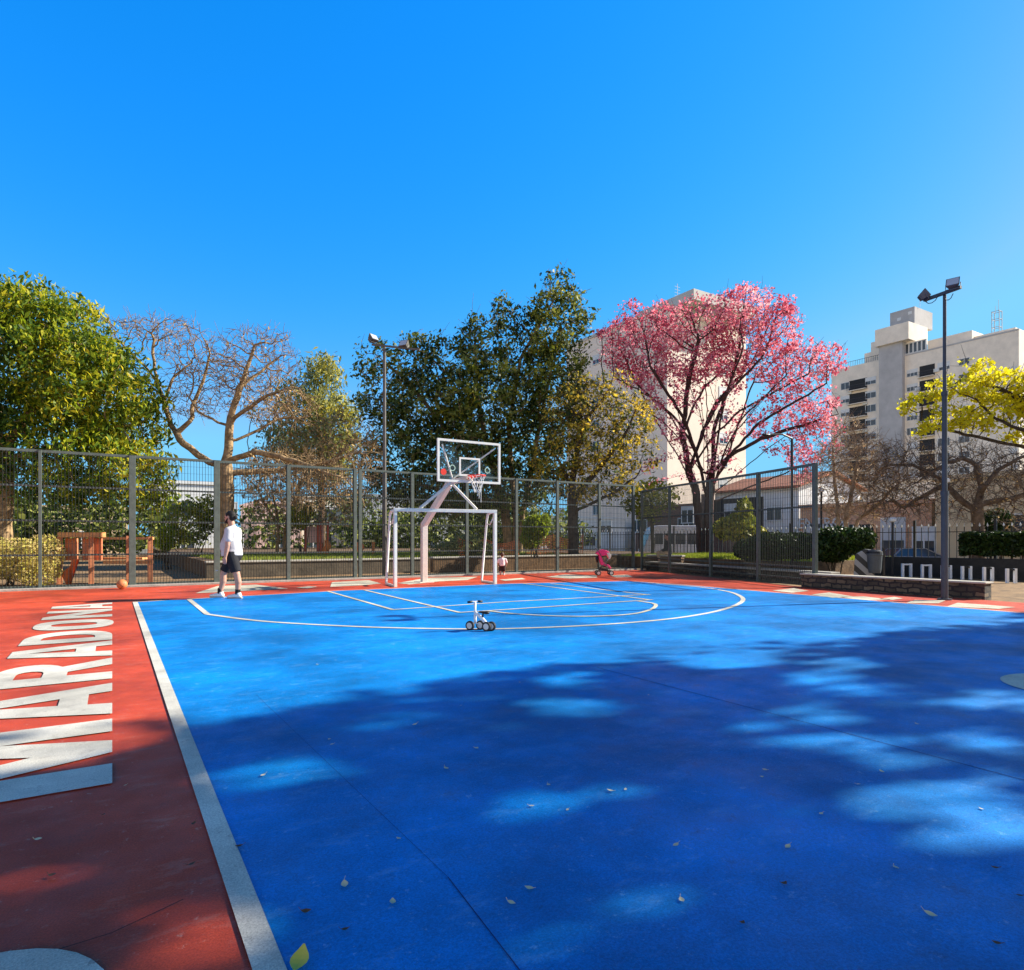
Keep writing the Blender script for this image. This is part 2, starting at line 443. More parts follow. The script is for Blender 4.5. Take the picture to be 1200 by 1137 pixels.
# white paint shapes behind the end line and along the right edge
PATCH = [[(229,695.6),(255,687),(300,685.4),(338,690.2),(300,692.2)], [(347,688.8),(362,687.2),(372,687.8),(360,690)],
 [(387,688),(389,682.5),(432,680.2),(447,684),(425,686.2)], [(466,683.5),(500,677.5),(560,676.2),(548,680),(515,681.6),(480,685.2)],
 [(585,679.5),(612,677.6),(616,679),(592,681)], [(640,676.4),(662,673.4),(699,675),(700,677.2),(668,678.2)],
 [(715,674.6),(735,673.6),(742,676.4),(722,677)],
 [(905,692.4),(930,689.6),(948,692.8),(928,695)], [(951,697),(972,694.6),(1000,699.4),(976,701)], [(985,699.9),(1012,699.2),(1044,703),(1012,703.6)],
 [(1062,707),(1072,703.4),(1108,704),(1100,707.4)], [(1110,711),(1122,706.8),(1160,709.5),(1190,712),(1170,714)], [(1030,702),(1048,699.9),(1058,701.6),(1046,703.4)]]
for p in PATCH: sheet('painted_shape', [G(*q) for q in p], .006, M_cream)
# expansion joints
for a, b, wj in [((525,1030),(640,1180),.004), ((700,783),(1330,950),.007), ((300,815),(525,1030),.0018), ((700,712.5),(1060,703),.012)]:
    ribbon('expansion_joint', [G(*a), G(*b)], wj, M_dark, .0065)
ribbon('expansion_joint', [G(20,1130), G(130,1096), G(215,1056)], .004, mat('dark_crack', (.05,.015,.012), .9), .0067)

# ---- big lettering
CAP = .93
def arc(cx, cy, rx, ry, a0, a1, n=10): return [(cx+rx*math.cos(R(a0+(a1-a0)*i/n)), cy+ry*math.sin(R(a0+(a1-a0)*i/n))) for i in range(n+1)]
def sup(cx, cy, rx, ry, n=40, e=2.7):
    out = []
    for i in range(n):
        a = 2*math.pi*i/n; c, s_ = math.cos(a), math.sin(a)
        out.append((cx+rx*math.copysign(abs(c)**(2/e), c), cy+ry*math.copysign(abs(s_)**(2/e), s_)))
    return out
LET = {
 'M': (1.38, [[(0,0),(0,1),(.44,1),(.69,.42),(.94,1),(1.38,1),(1.38,0),(1.04,0),(1.04,.62),(.82,0),(.56,0),(.34,.62),(.34,0)]]),
 'A': (1.16, [[(0,0),(.36,1),(.80,1),(1.16,0),(.81,0),(.77,.17),(.39,.17),(.35,0)], [(.46,.37),(.70,.37),(.58,.84)]]),
 'R': (1.16, [[(0,0),(0,1)]+arc(.62,.70,.48,.30,90,-60)+[(1.18,0),(.77,0),(.55,.38),(.36,.38),(.36,0)], [(.36,.58),(.36,.80)]+arc(.60,.69,.13,.11,90,-90,6)]),
 'D': (1.13, [[(0,0),(0,1)]+arc(.5,.5,.63,.5,90,-90,16), [(.35,.20),(.35,.80)]+arc(.48,.5,.26,.30,90,-90,10)]),
 'O': (1.20, [sup(.6,.5,.6,.52), sup(.6,.5,.2,.30)]),
 'N': (1.32, [[(0,0),(0,1),(.36,1),(.97,.42),(.97,1),(1.32,1),(1.32,0),(.97,0),(.36,.58),(.36,0)]]),
}
def letter(ch, y0, width):
    wd, loops = LET[ch]; k = width/wd
    L3 = [[Vector((x*k, y, 0)) for x, y in lp] for lp in loops]
    tris = geometry.tessellate_polygon(L3); flat = [v for lp in L3 for v in lp]
    g = MB(); g.v = [Vector((-v.y*CAP, y0+v.x, .0075)) for v in flat]; g.f = [tuple(t) for t in tris]
    struct('painted_letter', g, M_white, court)
for ch, y0, wd in [('O',1.24,1.22),('M',3.84,1.38),('A',5.375,1.145),('R',6.73,1.16),('A',8.06,1.185),('D',9.34,1.13),('O',10.68,1.2),('N',12.15,1.35),('A',13.66,1.15)]:
    letter(ch, y0, wd)

# kerb under the back fence
g = MB(); g.span((-14,19.32,-.03),(18.1,19.62,.055)); struct('kerb', g, M_conc, bevel=.01)

# ================================================================== walls and terraces
M_stone = brickmat('rough_stone', (.05,.038,.025), (.17,.125,.075), (.025,.02,.017), .26, .11, bump=1.0, msize=.02, warp=.16)
M_earth = mat('earth_bank', (.12,.075,.04), .95, .4, 4, .7, col2=(.2,.12,.06), space='World')
M_cope = mat('coping_concrete', (.42,.39,.33), .85, .2, 4, .2, space='World')
M_darkwall = mat('dark_wall', (.035,.032,.028), .9, .35, 3, .5, space='World')  # near-black tone, mottled at random
M_grass = mat('lawn_earth', (.16,.22,.03), .95, .3, 2, .4, space='World')

def wall_thing(name, label, cat, a, b, h, t, m, z0=-.03, cope=.06, mc=None, over=.04):
    a = Vector((a[0], a[1], 0)); b = Vector((b[0], b[1], 0)); mid = (a+b)/2
    root = thing(name, label, cat, (mid.x, mid.y, z0))
    L = (b-a).length; ang = math.atan2((b-a).y, (b-a).x)
    g = MB(); g.box((mid.x, mid.y, z0+(h-cope)/2), (L, t, h-cope), ang); g.build('wall_body', m, root)
    if cope:
        g = MB(); g.box((mid.x, mid.y, z0+h-cope/2), (L+.06, t+over*2, cope), ang); g.build('coping', mc or M_cope, root, bevel=.012)
    return root
wall_thing('stone_wall', 'low rough stone wall with pale coping behind the right floodlight pole', 'wall', (15.45,6.0), (15.45,10.15), .39, .3, M_stone, cope=.04)
wall_thing('stone_wall', 'long low dark wall with pale coping behind the side mesh fence', 'wall', (16.9,10.2), (18.75,19.3), .37, .25, M_stone)
wall_thing('retaining_wall', 'brown retaining wall with pale coping below the orange netting', 'wall', (10.4,22.4), (19.6,22.4), .60, .3, M_earth)
wall_thing('retaining_wall', 'low garden wall with pale top behind the basketball hoop fence', 'wall', (2.6,23.0), (10.2,23.0), .56, .3, mat('weathered_wall', (.10,.08,.055), .9, .35, 3, .5, space='World'))
wall_thing('boundary_wall', 'dark low wall behind the row of white hoops', 'wall', (24.6,2.0), (23.4,12.6), .66, .3, M_darkwall, cope=0)
# terraces
g = MB(); g.prism([(2.6,23.16,-.031),(19.6,23.16,-.031),(26.5,23.16,-.031),(26.5,58,-.031),(2.6,58,-.031)], (0,0,.55)); struct('park_terrace', g, M_earth)
g = MB(); g.prism([(20.2,13.2,-.031),(26.4,13.2,-.031),(26.4,23.1,-.031),(20.2,23.1,-.031)], (0,0,.50)); struct('park_terrace', g, M_earth)

def grass_patch(name, label, rect, z, n, h, cols, seed):
    rng = np.random.default_rng(seed)
    x0, y0, x1, y1 = rect
    c = np.stack([rng.uniform(x0, x1, n), rng.uniform(y0, y1, n), np.full(n, z)], 1)
    a = rng.uniform(0, 6.28, n); wv = np.stack([np.cos(a), np.sin(a), np.zeros(n)], 1)*.012
    tip = c + np.stack([rng.normal(0, .03, n), rng.normal(0, .03, n), rng.uniform(.4, 1, n)*h], 1)
    V = np.empty((n, 3, 3)); V[:, 0] = c-wv; V[:, 1] = c+wv; V[:, 2] = tip
    o = quickmesh(name, V.reshape(-1, 3), np.arange(n*3).reshape(-1, 3), leafmat('grass_'+str(seed), cols, .35))
    tag(o, label, 'grass', kind='stuff'); return o
grass_patch('grass', 'sunlit bright lawn strip behind the right mesh fence', (20.3,13.4,26.2,22.8), .46, 26000, .16, [(.22,.30,.02),(.42,.46,.03)], 3)
grass_patch('grass', 'lawn on the terrace behind the basketball hoop', (3,23.3,19,34), .51, 30000, .14, [(.14,.20,.03),(.32,.36,.04)], 4)

# ================================================================== mesh fences
M_fence = mat('grey_green_fence_paint', (.095,.118,.10), .55, .2, 8, .1, spec=.2)
M_wire = mat('fence_wire', (.028,.034,.030), .6, .1, 8, spec=.15)
def mesh_fence(name, label, pts, thick, H, levels, z0=0.0, extra=()):
    """pts: list of (x,y) post positions; one bay between neighbours"""
    root = thing(name, label, 'fence', (*((Vector((*pts[0], 0))+Vector((*pts[-1], 0)))/2).xy, z0))
    for i, p in enumerate(pts):
        w_ = thick[i]
        d = Vector(pts[min(i+1, len(pts)-1)])-Vector(pts[max(i-1, 0)]); ang = math.atan2(d.y, d.x)
        g = MB(); g.box((p[0], p[1], z0+(H+.02)/2), (w_, .09, H+.02), ang)
        g.box((p[0], p[1], z0+H+.028), (w_*1.05, .1, .012), ang)
        g.build('post', M_fence, root, bevel=.008)
    for i in range(len(pts)-1):
        a = Vector((*pts[i], 0)); b = Vector((*pts[i+1], 0)); d = b-a; L = d.length; d.normalize()
        for k, zf in enumerate(levels):
            z = z0+zf*H
            hh = .07 if k == len(levels)-1 else .045
            g = MB(); g.bar(a+d*(thick[i]/2)+Vector((0, 0, z)), b-d*(thick[i+1]/2)+Vector((0, 0, z)), .04, hh)
            g.build('rail', M_fence, root)
        # welded wire panel
        gw = MB(); n = max(2, int(L/.072))
        off = Vector((d.y, -d.x, 0))*.026
        rt = .0050
        for j in range(1, n):
            q = a+d*(L*j/n)+off
            jit = random.uniform(-.004, .004)
            gw.bar(q+d*jit+Vector((0, 0, z0+.03)), q+d*jit+Vector((0, 0, z0+H-.02)), rt*2, rt*2)
        nz = int(H/.19)
        for j in range(1, nz):
            z = z0+H*j/nz
            gw.bar(a+off*1.35+Vector((0, 0, z)), b+off*1.35+Vector((0, 0, z)), .0045, .0045)
        gw.build('wire_panel', M_wire, root)
    return root
FY = 19.5; FH = 3.42; LV = [.025,.25,.5,.75,1.0]
bp = [(-8.2,FY),(-5.2,FY)] + [tuple(onY(x, FY).xy) for x in (47,155,254,338,416)]
mesh_fence('mesh_fence', 'grey green welded mesh fence behind the painted lettering and the standing man', bp, [.09,.09,.07,.15,.15,.10,.10], FH, LV)
bp = [tuple(onY(x, FY).xy) for x in (417.6,483,547,605,653,702,742)]
bp[0] = (bp[0][0]+.12, bp[0][1])
mesh_fence('mesh_fence', 'dark welded mesh fence behind the goal and the pink stroller', bp, [.10,.10,.10,.10,.11,.10,.11], FH, LV)
c1 = onY(745, FY)
sp = [(c1.x+.2, FY-.15)] + [tuple(G(x, y).xy) for x, y in ((784.7,671.5),(833,676),(888.7,681.5),(955,688.3))]
sp2 = [sp[0]]
for q in sp[1:]: sp2.append(q)
mesh_fence('mesh_fence', 'dark side mesh fence running from the far corner to its end post', sp2, [.09,.09,.09,.10,.12], 3.2, [.07,.14,.5,.75,1.0] if 0 else [.06,.16,.66,1.0])

# iron railing with white spear tips (park boundary)
M_iron = mat('black_iron', (.02,.02,.022), .5, .1, 8, spec=.4)
M_tip = mat('white_tip_paint', (.8,.8,.76), .6)
def iron_rail(label, X, y0, y1, H=1.85, z0=-.03):
    root = thing('iron_railing', label, 'railing', (X, (y0+y1)/2, z0))
    gb = MB(); n = int((y1-y0)/.24); tips = []; tm = None
    for j in range(n+1):
        y = y0+(y1-y0)*j/n
        gb.bar((X, y, z0), (X, y, z0+H-.12), .022, .022)
        tips.append((X, y, z0+H-.12))
        if j % 11 == 0: gb.bar((X, y, z0), (X, y, z0+H+.15), .08, .08)
    for z in (.15, H-.3): gb.bar((X, y0, z0+z), (X, y1, z0+z), .04, .03)
    gb.build('bars', M_iron, root)
    for q in tips:
        if tm is None:
            gt = MB(); gt.lathe([(.014,0),(.036,.04),(.002,.14)], (0,0,0), 5); o = gt.build('spear_tip', M_tip, root, world=False); tm = o
        else: o = tm.copy(); COL.objects.link(o); o.parent = root
        o.location = Vector(q)-root.location
iron_rail('black iron railing with white spear tips in front of the shops', 26.2, 2.0, 22.0)
iron_rail('plain stretch of iron railing beneath the pink flowering tree', 26.0, 22.2, 40.0)
# ================================================================== sports equipment
M_wm = mat('white_metal_paint', (.68,.65,.57), .4, .08, 6, .05, spec=.45)
M_wm2 = mat('pinkish_white_metal', (.60,.52,.45), .45, .1, 6, .05, spec=.4)
M_redm = mat('red_rim_paint', (.75,.05,.03), .4, .1, 6)
M_net = mat('white_net_cord', (.78,.76,.68), .8, .1, 20)
M_blk = mat('black_plastic', (.015,.015,.017), .5, .1, 10)
# goal
gl = G(463,688.2); gr = G(580,684.6)
u = (gr-gl); GL = u.length; u.normalize(); v = Vector((-u.y, u.x, 0))
goal = thing('football_goal', 'white tubular goal frame without net on the end line', 'goal', (gl+gr)/2)
GH = 2.02
g = MB(); g.bar(gl, gl+Vector((0,0,GH-.045)), .085, .085); g.build('goal_post', M_wm, goal, bevel=.008)
g = MB(); g.bar(gr, gr+Vector((0,0,GH-.045)), .085, .085); g.build('goal_post', M_wm, goal, bevel=.008)
g = MB(); g.bar(gl-u*.045+Vector((0,0,GH)), gr+u*.045+Vector((0,0,GH)), .09, .09); g.build('crossbar', M_wm, goal, bevel=.008)
for p in (gl, gr):
    q = p+v*1.0
    pts = [p+Vector((0,0,GH-.02))+v*.05, p+v*.42+Vector((0,0,GH-.02)), p+v*.55+Vector((0,0,GH-.08)), p+v*.62+Vector((0,0,GH-.25)), q+v*.02+Vector((0,0,.06)), q+Vector((0,0,.03))]
    g = MB(); g.tube(pts, .036, 8); g.build('back_stay', M_wm, goal, smooth=True)
    g = MB(); g.bar(p+v*.05+Vector((0,0,.03)), q+Vector((0,0,.03)), .05, .05); g.build('ground_bar', M_wm, goal)
    g = MB(); g.tube([p+v*.60+Vector((0,0,GH-.33)), p+v*.36+Vector((0,0,GH-.36)), p+v*.09+Vector((0,0,GH-.12))], .016, 6); g.build('corner_brace', M_wm, goal, smooth=True)
# hoop
BY = 15.2; BX = 8.17; zb, zt = 2.80, 3.87; bw = .93
hb = G(497,682.5)
hoop = thing('basketball_hoop', 'white goose neck basketball hoop standing behind the goal', 'basketball hoop', hb)
apex = Vector((BX-.16, 16.0, 2.86))
g = MB(); g.bar(hb, hb+Vector((0,0,1.72)), .17, .15); 
g.bar(hb+Vector((0,0,1.66)), apex+Vector((0,.12,-.06)), .17, .15); g.build('mast', M_wm2, hoop, bevel=.012)
g = MB(); g.span(hb+Vector((-.22,-.22,0)), hb+Vector((.22,.22,.02))); g.build('base_plate', M_wm2, hoop)
g = MB(); g.bar(apex+Vector((0,.2,-.02)), (BX, BY+.06, 2.90), .14, .12); g.build('arm', M_wm2, hoop, bevel=.01)
for px in (491,558):
    d = (px-463)/117.0
    e = gl+(gr-gl)*d+Vector((0,.02,GH+.05))
    g = MB(); g.bar(apex+Vector((0,0,-.03)), e, .06, .06); g.build('brace', M_wm, hoop)
bb = MB()
for a, b in (((BX-bw,zb),(BX+bw,zb)), ((BX-bw,zt),(BX+bw,zt))): bb.bar((a[0]-.03,BY,a[1]), (b[0]+.03,BY,b[1]), .05, .06)
for x in (BX-bw, BX+bw): bb.bar((x,BY,zb+.03), (x,BY,zt-.03), .06, .05)
bo = bb.build('backboard', M_wm, hoop)
g = MB(); g.span((BX-bw+.03,BY-.006,zb+.03),(BX+bw-.03,BY+.006,zt-.03)); g.build('glass_panel', glassmat('backboard_glass', amt=.035), bo)
g = MB()
for a, b in (((-.295,.17),(.295,.17)), ((-.295,.62),(.295,.62))): g.bar((BX+a[0]-.02,BY-.012,zb+a[1]), (BX+b[0]+.02,BY-.012,zb+b[1]), .008, .05)
for x in (-.295,.295): g.bar((BX+x,BY-.012,zb+.195), (BX+x,BY-.012,zb+.595), .05, .008)
g.build('target_square', M_wm, bo)
for px, py, m, r, ring in ((519.6,553,M_redm,.085,0),(530,548.5,mat('pale_green_paint',(.45,.6,.45),.6),.075,1),(571,551.5,mat('pale_green_paint',(.45,.6,.45)),.075,1)):
    d = dY(px, BY); c = P(px, py, d); g = MB()
    if ring: g.tube([(c.x+math.cos(a)*r, BY-.012, c.z+math.sin(a)*r) for a in [i*math.pi/8 for i in range(16)]], .012, 5, closed=True)
    else: g.lathe([(r,0),(r,.004)], (c.x, BY-.012, c.z), 20, Matrix.Rotation(R(90), 3, 'X'))
    g.build('sticker', m, bo)
for x, zz in ((-.8,zt-.12),(.8,zt-.12)):
    g = MB(); g.bar((BX+x,BY+.03,zz), apex+Vector((0,-.1,.06)), .035, .035); g.build('rear_strut', M_wm, hoop)
rc = Vector((BX, BY-.40, 2.93)); rr = .23
g = MB(); g.tube([rc+Vector((math.cos(a)*rr, math.sin(a)*rr, 0)) for a in [i*math.pi/12 for i in range(24)]], .016, 6, closed=True)
g.span((BX-.13,BY-.19,2.90),(BX+.13,BY-.14,2.955)); g.span((BX-.07,BY-.15,2.86),(BX+.07,BY-.013,2.97)); g.build('rim', M_redm, hoop, smooth=False)
g = MB()
for k in range(12):
    a0 = k*math.pi/6; tw = math.pi/6*(1 if k % 2 else -1)
    pts = []
    for s_ in range(7):
        f = s_/6; rad = rr*(1-.62*f**.7); a = a0 + tw*(.5-.5*math.cos(f*math.pi*2))
        pts.append(rc+Vector((math.cos(a)*rad+.03*f, math.sin(a)*rad, -.02-.42*f)))
    g.tube(pts, .0075, 4)
for k in (1,4,9): g.tube([rc+Vector((.04+.01*k,.0,-.40)), rc+Vector((.03+.012*k,.02,-.52-.02*k))], .007, 4)
g.build('net', M_net, hoop)

# basketball
bc = G(143,690.6)
ball = MB(); ball.ball((bc.x,bc.y,.122), .122, 24, 16)
def ballmat():
    m, nt, b = _new('orange_ball_rubber'); N, L = nt.nodes, nt.links
    tc = N.new('ShaderNodeTexCoord'); sp_ = N.new('ShaderNodeSeparateXYZ'); L.new(tc.outputs['Object'], sp_.inputs[0])
    prev = None
    for k in ('X','Z'):
        ab = N.new('ShaderNodeMath'); ab.operation = 'ABSOLUTE'; L.new(sp_.outputs[k], ab.inputs[0])
        ls = N.new('ShaderNodeMath'); ls.operation = 'LESS_THAN'; ls.inputs[1].default_value = .004; L.new(ab.outputs[0], ls.inputs[0])
        if prev:
            mx_ = N.new('ShaderNodeMath'); mx_.operation = 'MAXIMUM'; L.new(prev, mx_.inputs[0]); L.new(ls.outputs[0], mx_.inputs[1]); prev = mx_.outputs[0]
        else: prev = ls.outputs[0]
    mx = N.new('ShaderNodeMix'); mx.data_type = 'RGBA'; L.new(prev, mx.inputs[0])
    mx.inputs[6].default_value = (.55,.19,.06,1); mx.inputs[7].default_value = (.03,.015,.01,1)
    L.new(mx.outputs[2], b.inputs['Base Color']); b.inputs['Roughness'].default_value = .6
    return m
bm_ = ball
rt = bpy.data.objects
for i in range(len(ball.v)): ball.v[i] = ball.v[i]-Vector((bc.x,bc.y,.122))
bo_ = ball.build('basketball', ballmat(), None, smooth=True); bo_.location = (bc.x,bc.y,.122); bo_.rotation_euler = (.4,.5,.3)
tag(bo_, 'orange basketball lying on the red surface by the fence', 'ball')

# ---- child's balance bike with four small wheels (local x = to the right in the view, y = away)
tb = G(563,739.5)
trike = thing('balance_bike', "white child's four wheeled balance bike left on the blue court", 'balance bike', tb, -YAW)
M_tyre = mat('black_tyre', (.02,.02,.02), .7); M_hub = mat('cream_wheel', (.68,.60,.50), .5)
def wheel(root, c, r, wd, ang, mt, mh, n=18, tn='tyre'):
    M = Matrix.Rotation(ang, 3, 'Z') @ Matrix.Rotation(R(90), 3, 'X')
    g = MB(); g.lathe([(r*.6,-wd/2),(r*.95,-wd/2),(r,-wd*.25),(r,wd*.25),(r*.95,wd/2),(r*.6,wd/2)], c, n, M); o = g.build('wheel', mt, root, world=False, smooth=False)
    g = MB(); g.lathe([(r*.2,-wd*.62),(r*.64,-wd*.56),(r*.64,wd*.56),(r*.2,wd*.62)], c, n, M); g.build('rim', mh, o, world=False)
    return o
# travel direction: front towards left/away, rear towards the viewer's right
fw = R(152)
wheel(trike, (-.145,.05,.066), .066, .035, fw, M_tyre, M_hub); wheel(trike, (-.005,.10,.066), .066, .035, fw, M_tyre, M_hub)
wheel(trike, (.085,-.05,.066), .066, .035, fw, M_tyre, M_hub); wheel(trike, (.150,-.015,.066), .066, .035, fw, M_tyre, M_hub)
M_bk = mat('off_white_plastic', (.78,.76,.72), .35, .05)
g = MB(); g.tube([(-.145,.05,.066),(-.075,.075,.10),(-.005,.10,.066)], .011, 6); g.tube([(-.075,.075,.10),(-.077,.07,.21)], .020, 8); g.build('front_fork', M_bk, trike, world=False, smooth=True)
g = MB(); g.tube([(-.077,.07,.19),(-.078,.068,.385)], .017, 8); g.build('steering_column', M_bk, trike, world=False, smooth=True)
g = MB(); g.tube([(-.17,.02,.388),(-.11,.052,.395),(-.078,.068,.392),(-.046,.085,.395),(.014,.115,.388)], .009, 6); hbr = g.build('handlebar', M_bk, trike, world=False, smooth=True)
for a, b in (((-.175,.018,.388),(-.115,.05,.394)), ((-.041,.088,.394),(.02,.118,.388))):
    g = MB(); g.tube([a, b], .016, 8); g.build('grip', M_blk, hbr, world=False, smooth=True)
g = MB(); g.tube([(-.08,.068,.245),(-.04,.05,.215),(.03,.01,.16),(.085,-.025,.10),(.115,-.035,.075)], [.024,.024,.026,.024,.02], 8); g.tube([(.085,-.05,.066),(.15,-.015,.066)], .012, 6); g.build('frame', M_bk, trike, world=False, smooth=True)
g = MB(); g.cap((.0,.03,.262), (.085,-.015,.252), .03, .045, 10)
for q in g.v: q.z = .252+(q.z-.257)*.5
g.tube([(.03,.01,.17),(.035,.01,.24)], .012, 6); g.build('saddle', M_blk, trike, world=False, smooth=True)

# ---- stroller
ss = G(708,674.2)
st = thing('stroller', 'pink and black baby stroller parked against the far fence', 'stroller', ss, -YAW)
M_pink = mat('pink_fabric', (.80,.05,.18), .8, .15, 20); M_alu = mat('grey_tube', (.10,.10,.11), .5); M_cream2 = mat('cream_fabric', (.7,.62,.52), .8)
for x, y in ((-.22,-.2),(-.22,.2),(.22,-.18),(.22,.18)):
    for k in (-.025,.025): wheel(st, (x,y+k,.085), .085, .03, R(0), M_tyre, M_hub, 14)
g = MB()
for y in (-.2,.2):
    g.tube([(-.22,y,.085),(-.02,y,.40),(.16,y,.62)], .012, 6); g.tube([(.22,y*.9,.085),(.05,y,.36),(-.16,y,.72),(-.26,y,.90)], .012, 6)
g.tube([(-.26,-.2,.90),(-.29,-.1,.93),(-.29,.1,.93),(-.26,.2,.90)], .016, 6); g.build('frame', M_alu, st, world=False, smooth=True)
g = MB(); g.prism([(-.20,-.17,.66),(-.12,-.17,.36),(.10,-.17,.30),(.20,-.17,.22),(.24,-.17,.24),(.14,-.17,.37),(-.04,-.17,.44),(-.12,-.17,.70)], (0,.34,0)); g.build('seat', M_pink, st, world=False, bevel=.02)
g = MB(); pts = []
for i in range(7):
    a = R(20+i*22); pts.append((-.06+.27*math.cos(a), .64+.25*math.sin(a)))
g.prism([(x,-.19,z) for x, z in pts]+[(-.14,-.19,.66)], (0,.38,0)); g.build('canopy', M_pink, st, world=False, bevel=.02)
g = MB(); g.prism([(.05,-.192,.80),(.16,-.192,.78),(.22,-.192,.66),(.17,-.192,.56),(.11,-.192,.66)], (0,.384,0)); g.build('canopy_trim', M_cream2, st, world=False, bevel=.01)
g = MB(); g.prism([(-.16,-.15,.28),(.12,-.15,.20),(.12,-.15,.14),(-.16,-.15,.16)], (0,.30,0)); g.build('basket', M_blk, st, world=False)
g = MB(); g.ball((-.24,.06,.56), (.05,.11,.12)); g.build('hanging_bag', M_blk, st, world=False, smooth=True)

# ================================================================== floodlights and poles
M_pole = mat('dark_blue_grey_pole', (.05,.06,.075), .5, .2, 5, .1)
M_pole2 = mat('weathered_grey_pole', (.11,.10,.085), .55, .25, 5, .1)
M_lens = mat('lamp_glass', (.45,.5,.55), .15, .05, spec=.6); M_lampb = mat('grey_lamp_housing', (.11,.11,.12), .45, .1)
def flood(root, c, yaw, tilt, m=M_lampb, k=.62):
    M = Matrix.Rotation(yaw, 3, 'Z') @ Matrix.Rotation(tilt, 3, 'X'); c = Vector(c)
    ks = k; g = MB()
    f = [ks*Vector(k) for k in ((-.19,-.10,-.15),(.19,-.10,-.15),(.19,-.10,.15),(-.19,-.10,.15))]
    bk = [ks*Vector(k) for k in ((-.12,.12,-.10),(.12,.12,-.10),(.12,.12,.10),(-.12,.12,.10))]
    g.add([c+M@k for k in f+bk], [(0,1,2,3),(7,6,5,4),(0,4,5,1),(1,5,6,2),(2,6,7,3),(3,7,4,0)])
    for k in range(5): g.box(c+ks*(M@Vector((-.1+.05*k,.14,0))), (.008*ks,.06*ks,.18*ks), M=M)
    o = g.build('floodlight', m, root)
    g = MB(); g.box(c+ks*(M@Vector((0,-.104,0))), (.33*ks,.008*ks,.25*ks), M=M); g.build('lens', M_lens, o)
    g = MB(); g.tube([c+ks*(M@Vector(q)) for q in ((-.2,0,0),(-.2,.02,-.2),(.2,.02,-.2),(.2,0,0))], .010, 5); g.build('bracket', m, o)
# right pole
pb = G(1107,703.2); d = dX(1107, pb.x); ztop = EYE+(HZ-346)/F*d
pr = thing('floodlight_pole', 'tall dark floodlight pole standing before the low stone wall at right', 'floodlight', pb)
g = MB(); g.tube([pb, pb+Vector((0,0,2.2)), pb+Vector((0,0,2.21)), pb+Vector((0,0,4.25)), pb+Vector((0,0,4.26)), pb+Vector((0,0,ztop))], [.064,.064,.048,.048,.034,.032], 14); g.build('pole', M_pole, pr, smooth=False)
g = MB(); g.tube([pb+Vector((0,0,2.16)), pb+Vector((0,0,2.24))], .074, 14); g.tube([pb+Vector((0,0,4.21)), pb+Vector((0,0,4.29))], .062, 14); g.tube([pb, pb+Vector((0,0,.03))], .13, 14); g.build('collar', M_pole, pr)
ca = P(1083,352,d+.35); cb = P(1126,336.5,d-.35)
g = MB(); g.bar(ca, cb, .06, .06); g.build('cross_arm', M_pole, pr)
flood(pr, P(1083,346,d+.30)+Vector((0,0,0)), R(35), R(-35)); flood(pr, P(1117,336,d-.25)+Vector((0,0,.06)), R(-75), R(-25))
g = MB()
for s_, e_ in ((P(1084,353,d+.3),P(1100,346,d)), (P(1106,348,d),P(1117,344,d-.2))):
    m_ = (s_+e_)/2-Vector((0,0,.10)); g.tube([s_, s_*.5+m_*.5-Vector((0,0,.03)), m_, e_*.5+m_*.5-Vector((0,0,.03)), e_], .008, 5)
g.build('cable', M_blk, pr)
# left pole behind the fence
q = onY(450.5, 20.6); d = dY(450.5, 20.6); zt2 = EYE+(HZ-407)/F*d
pl = thing('floodlight_pole', 'weathered grey floodlight pole behind the back fence by the dark evergreen', 'floodlight', q)
q = q.copy(); q.z = -.03
g = MB(); g.tube([q, q+Vector((0,0,3.6)), q+Vector((0,0,3.61)), Vector((q.x,q.y,zt2))], [.08,.075,.06,.05], 12); g.build('pole', M_pole2, pl)
g = MB(); g.bar(P(436,404,d+.3), P(492,410,d-.3), .06, .06); g.build('cross_arm', M_pole2, pl)
flood(pl, P(437,397,d+.25), R(25), R(-35), M_pole2, .85); flood(pl, P(474,404,d-.1), R(-60), R(-30), M_pole2, .85)
# thin poles
def thin_pole(px, ytop, Xp, r, name, label, m=M_iron):
    d = dX(px, Xp); b = onX(px, Xp); b.z = -.03 if Xp < 27 else -.65
    root = thing(name, label, 'post', b); zt = EYE+(HZ-ytop)/F*d
    g = MB(); g.tube([b, Vector((b.x,b.y,zt))], [r, r*.8], 10); g.build('shaft', m, root)
    return root, Vector((b.x,b.y,zt)), d
r_, t_, d_ = thin_pole(928,514,19.3,.05,'lighting_column','slim dark column rising through the pink blossom beyond the side fence')
g = MB(); g.tube([t_, t_+Vector((-.35,.1,.12)), t_+Vector((-.8,.25,.1))], .03, 6); g.ball(t_+Vector((-.95,.3,.08)), (.2,.1,.05)); g.build('lamp_head', M_iron, r_)
for px, yt, lab in ((962.5,577,'short dark lamp post with pale cap right of the side fence end'), (1046,612,'dark lamp post with pale cap by the low car'), (1109,566,'dark lamp post with pale cap just right of the tall floodlight pole')):
    r_, t_, d_ = thin_pole(px, yt, 22.8, .045, 'lamp_post', lab)
    g = MB(); g.lathe([(.05,0),(.10,.03),(.11,.12),(.03,.16)], t_, 12); g.build('lamp_cap', M_tip, r_)

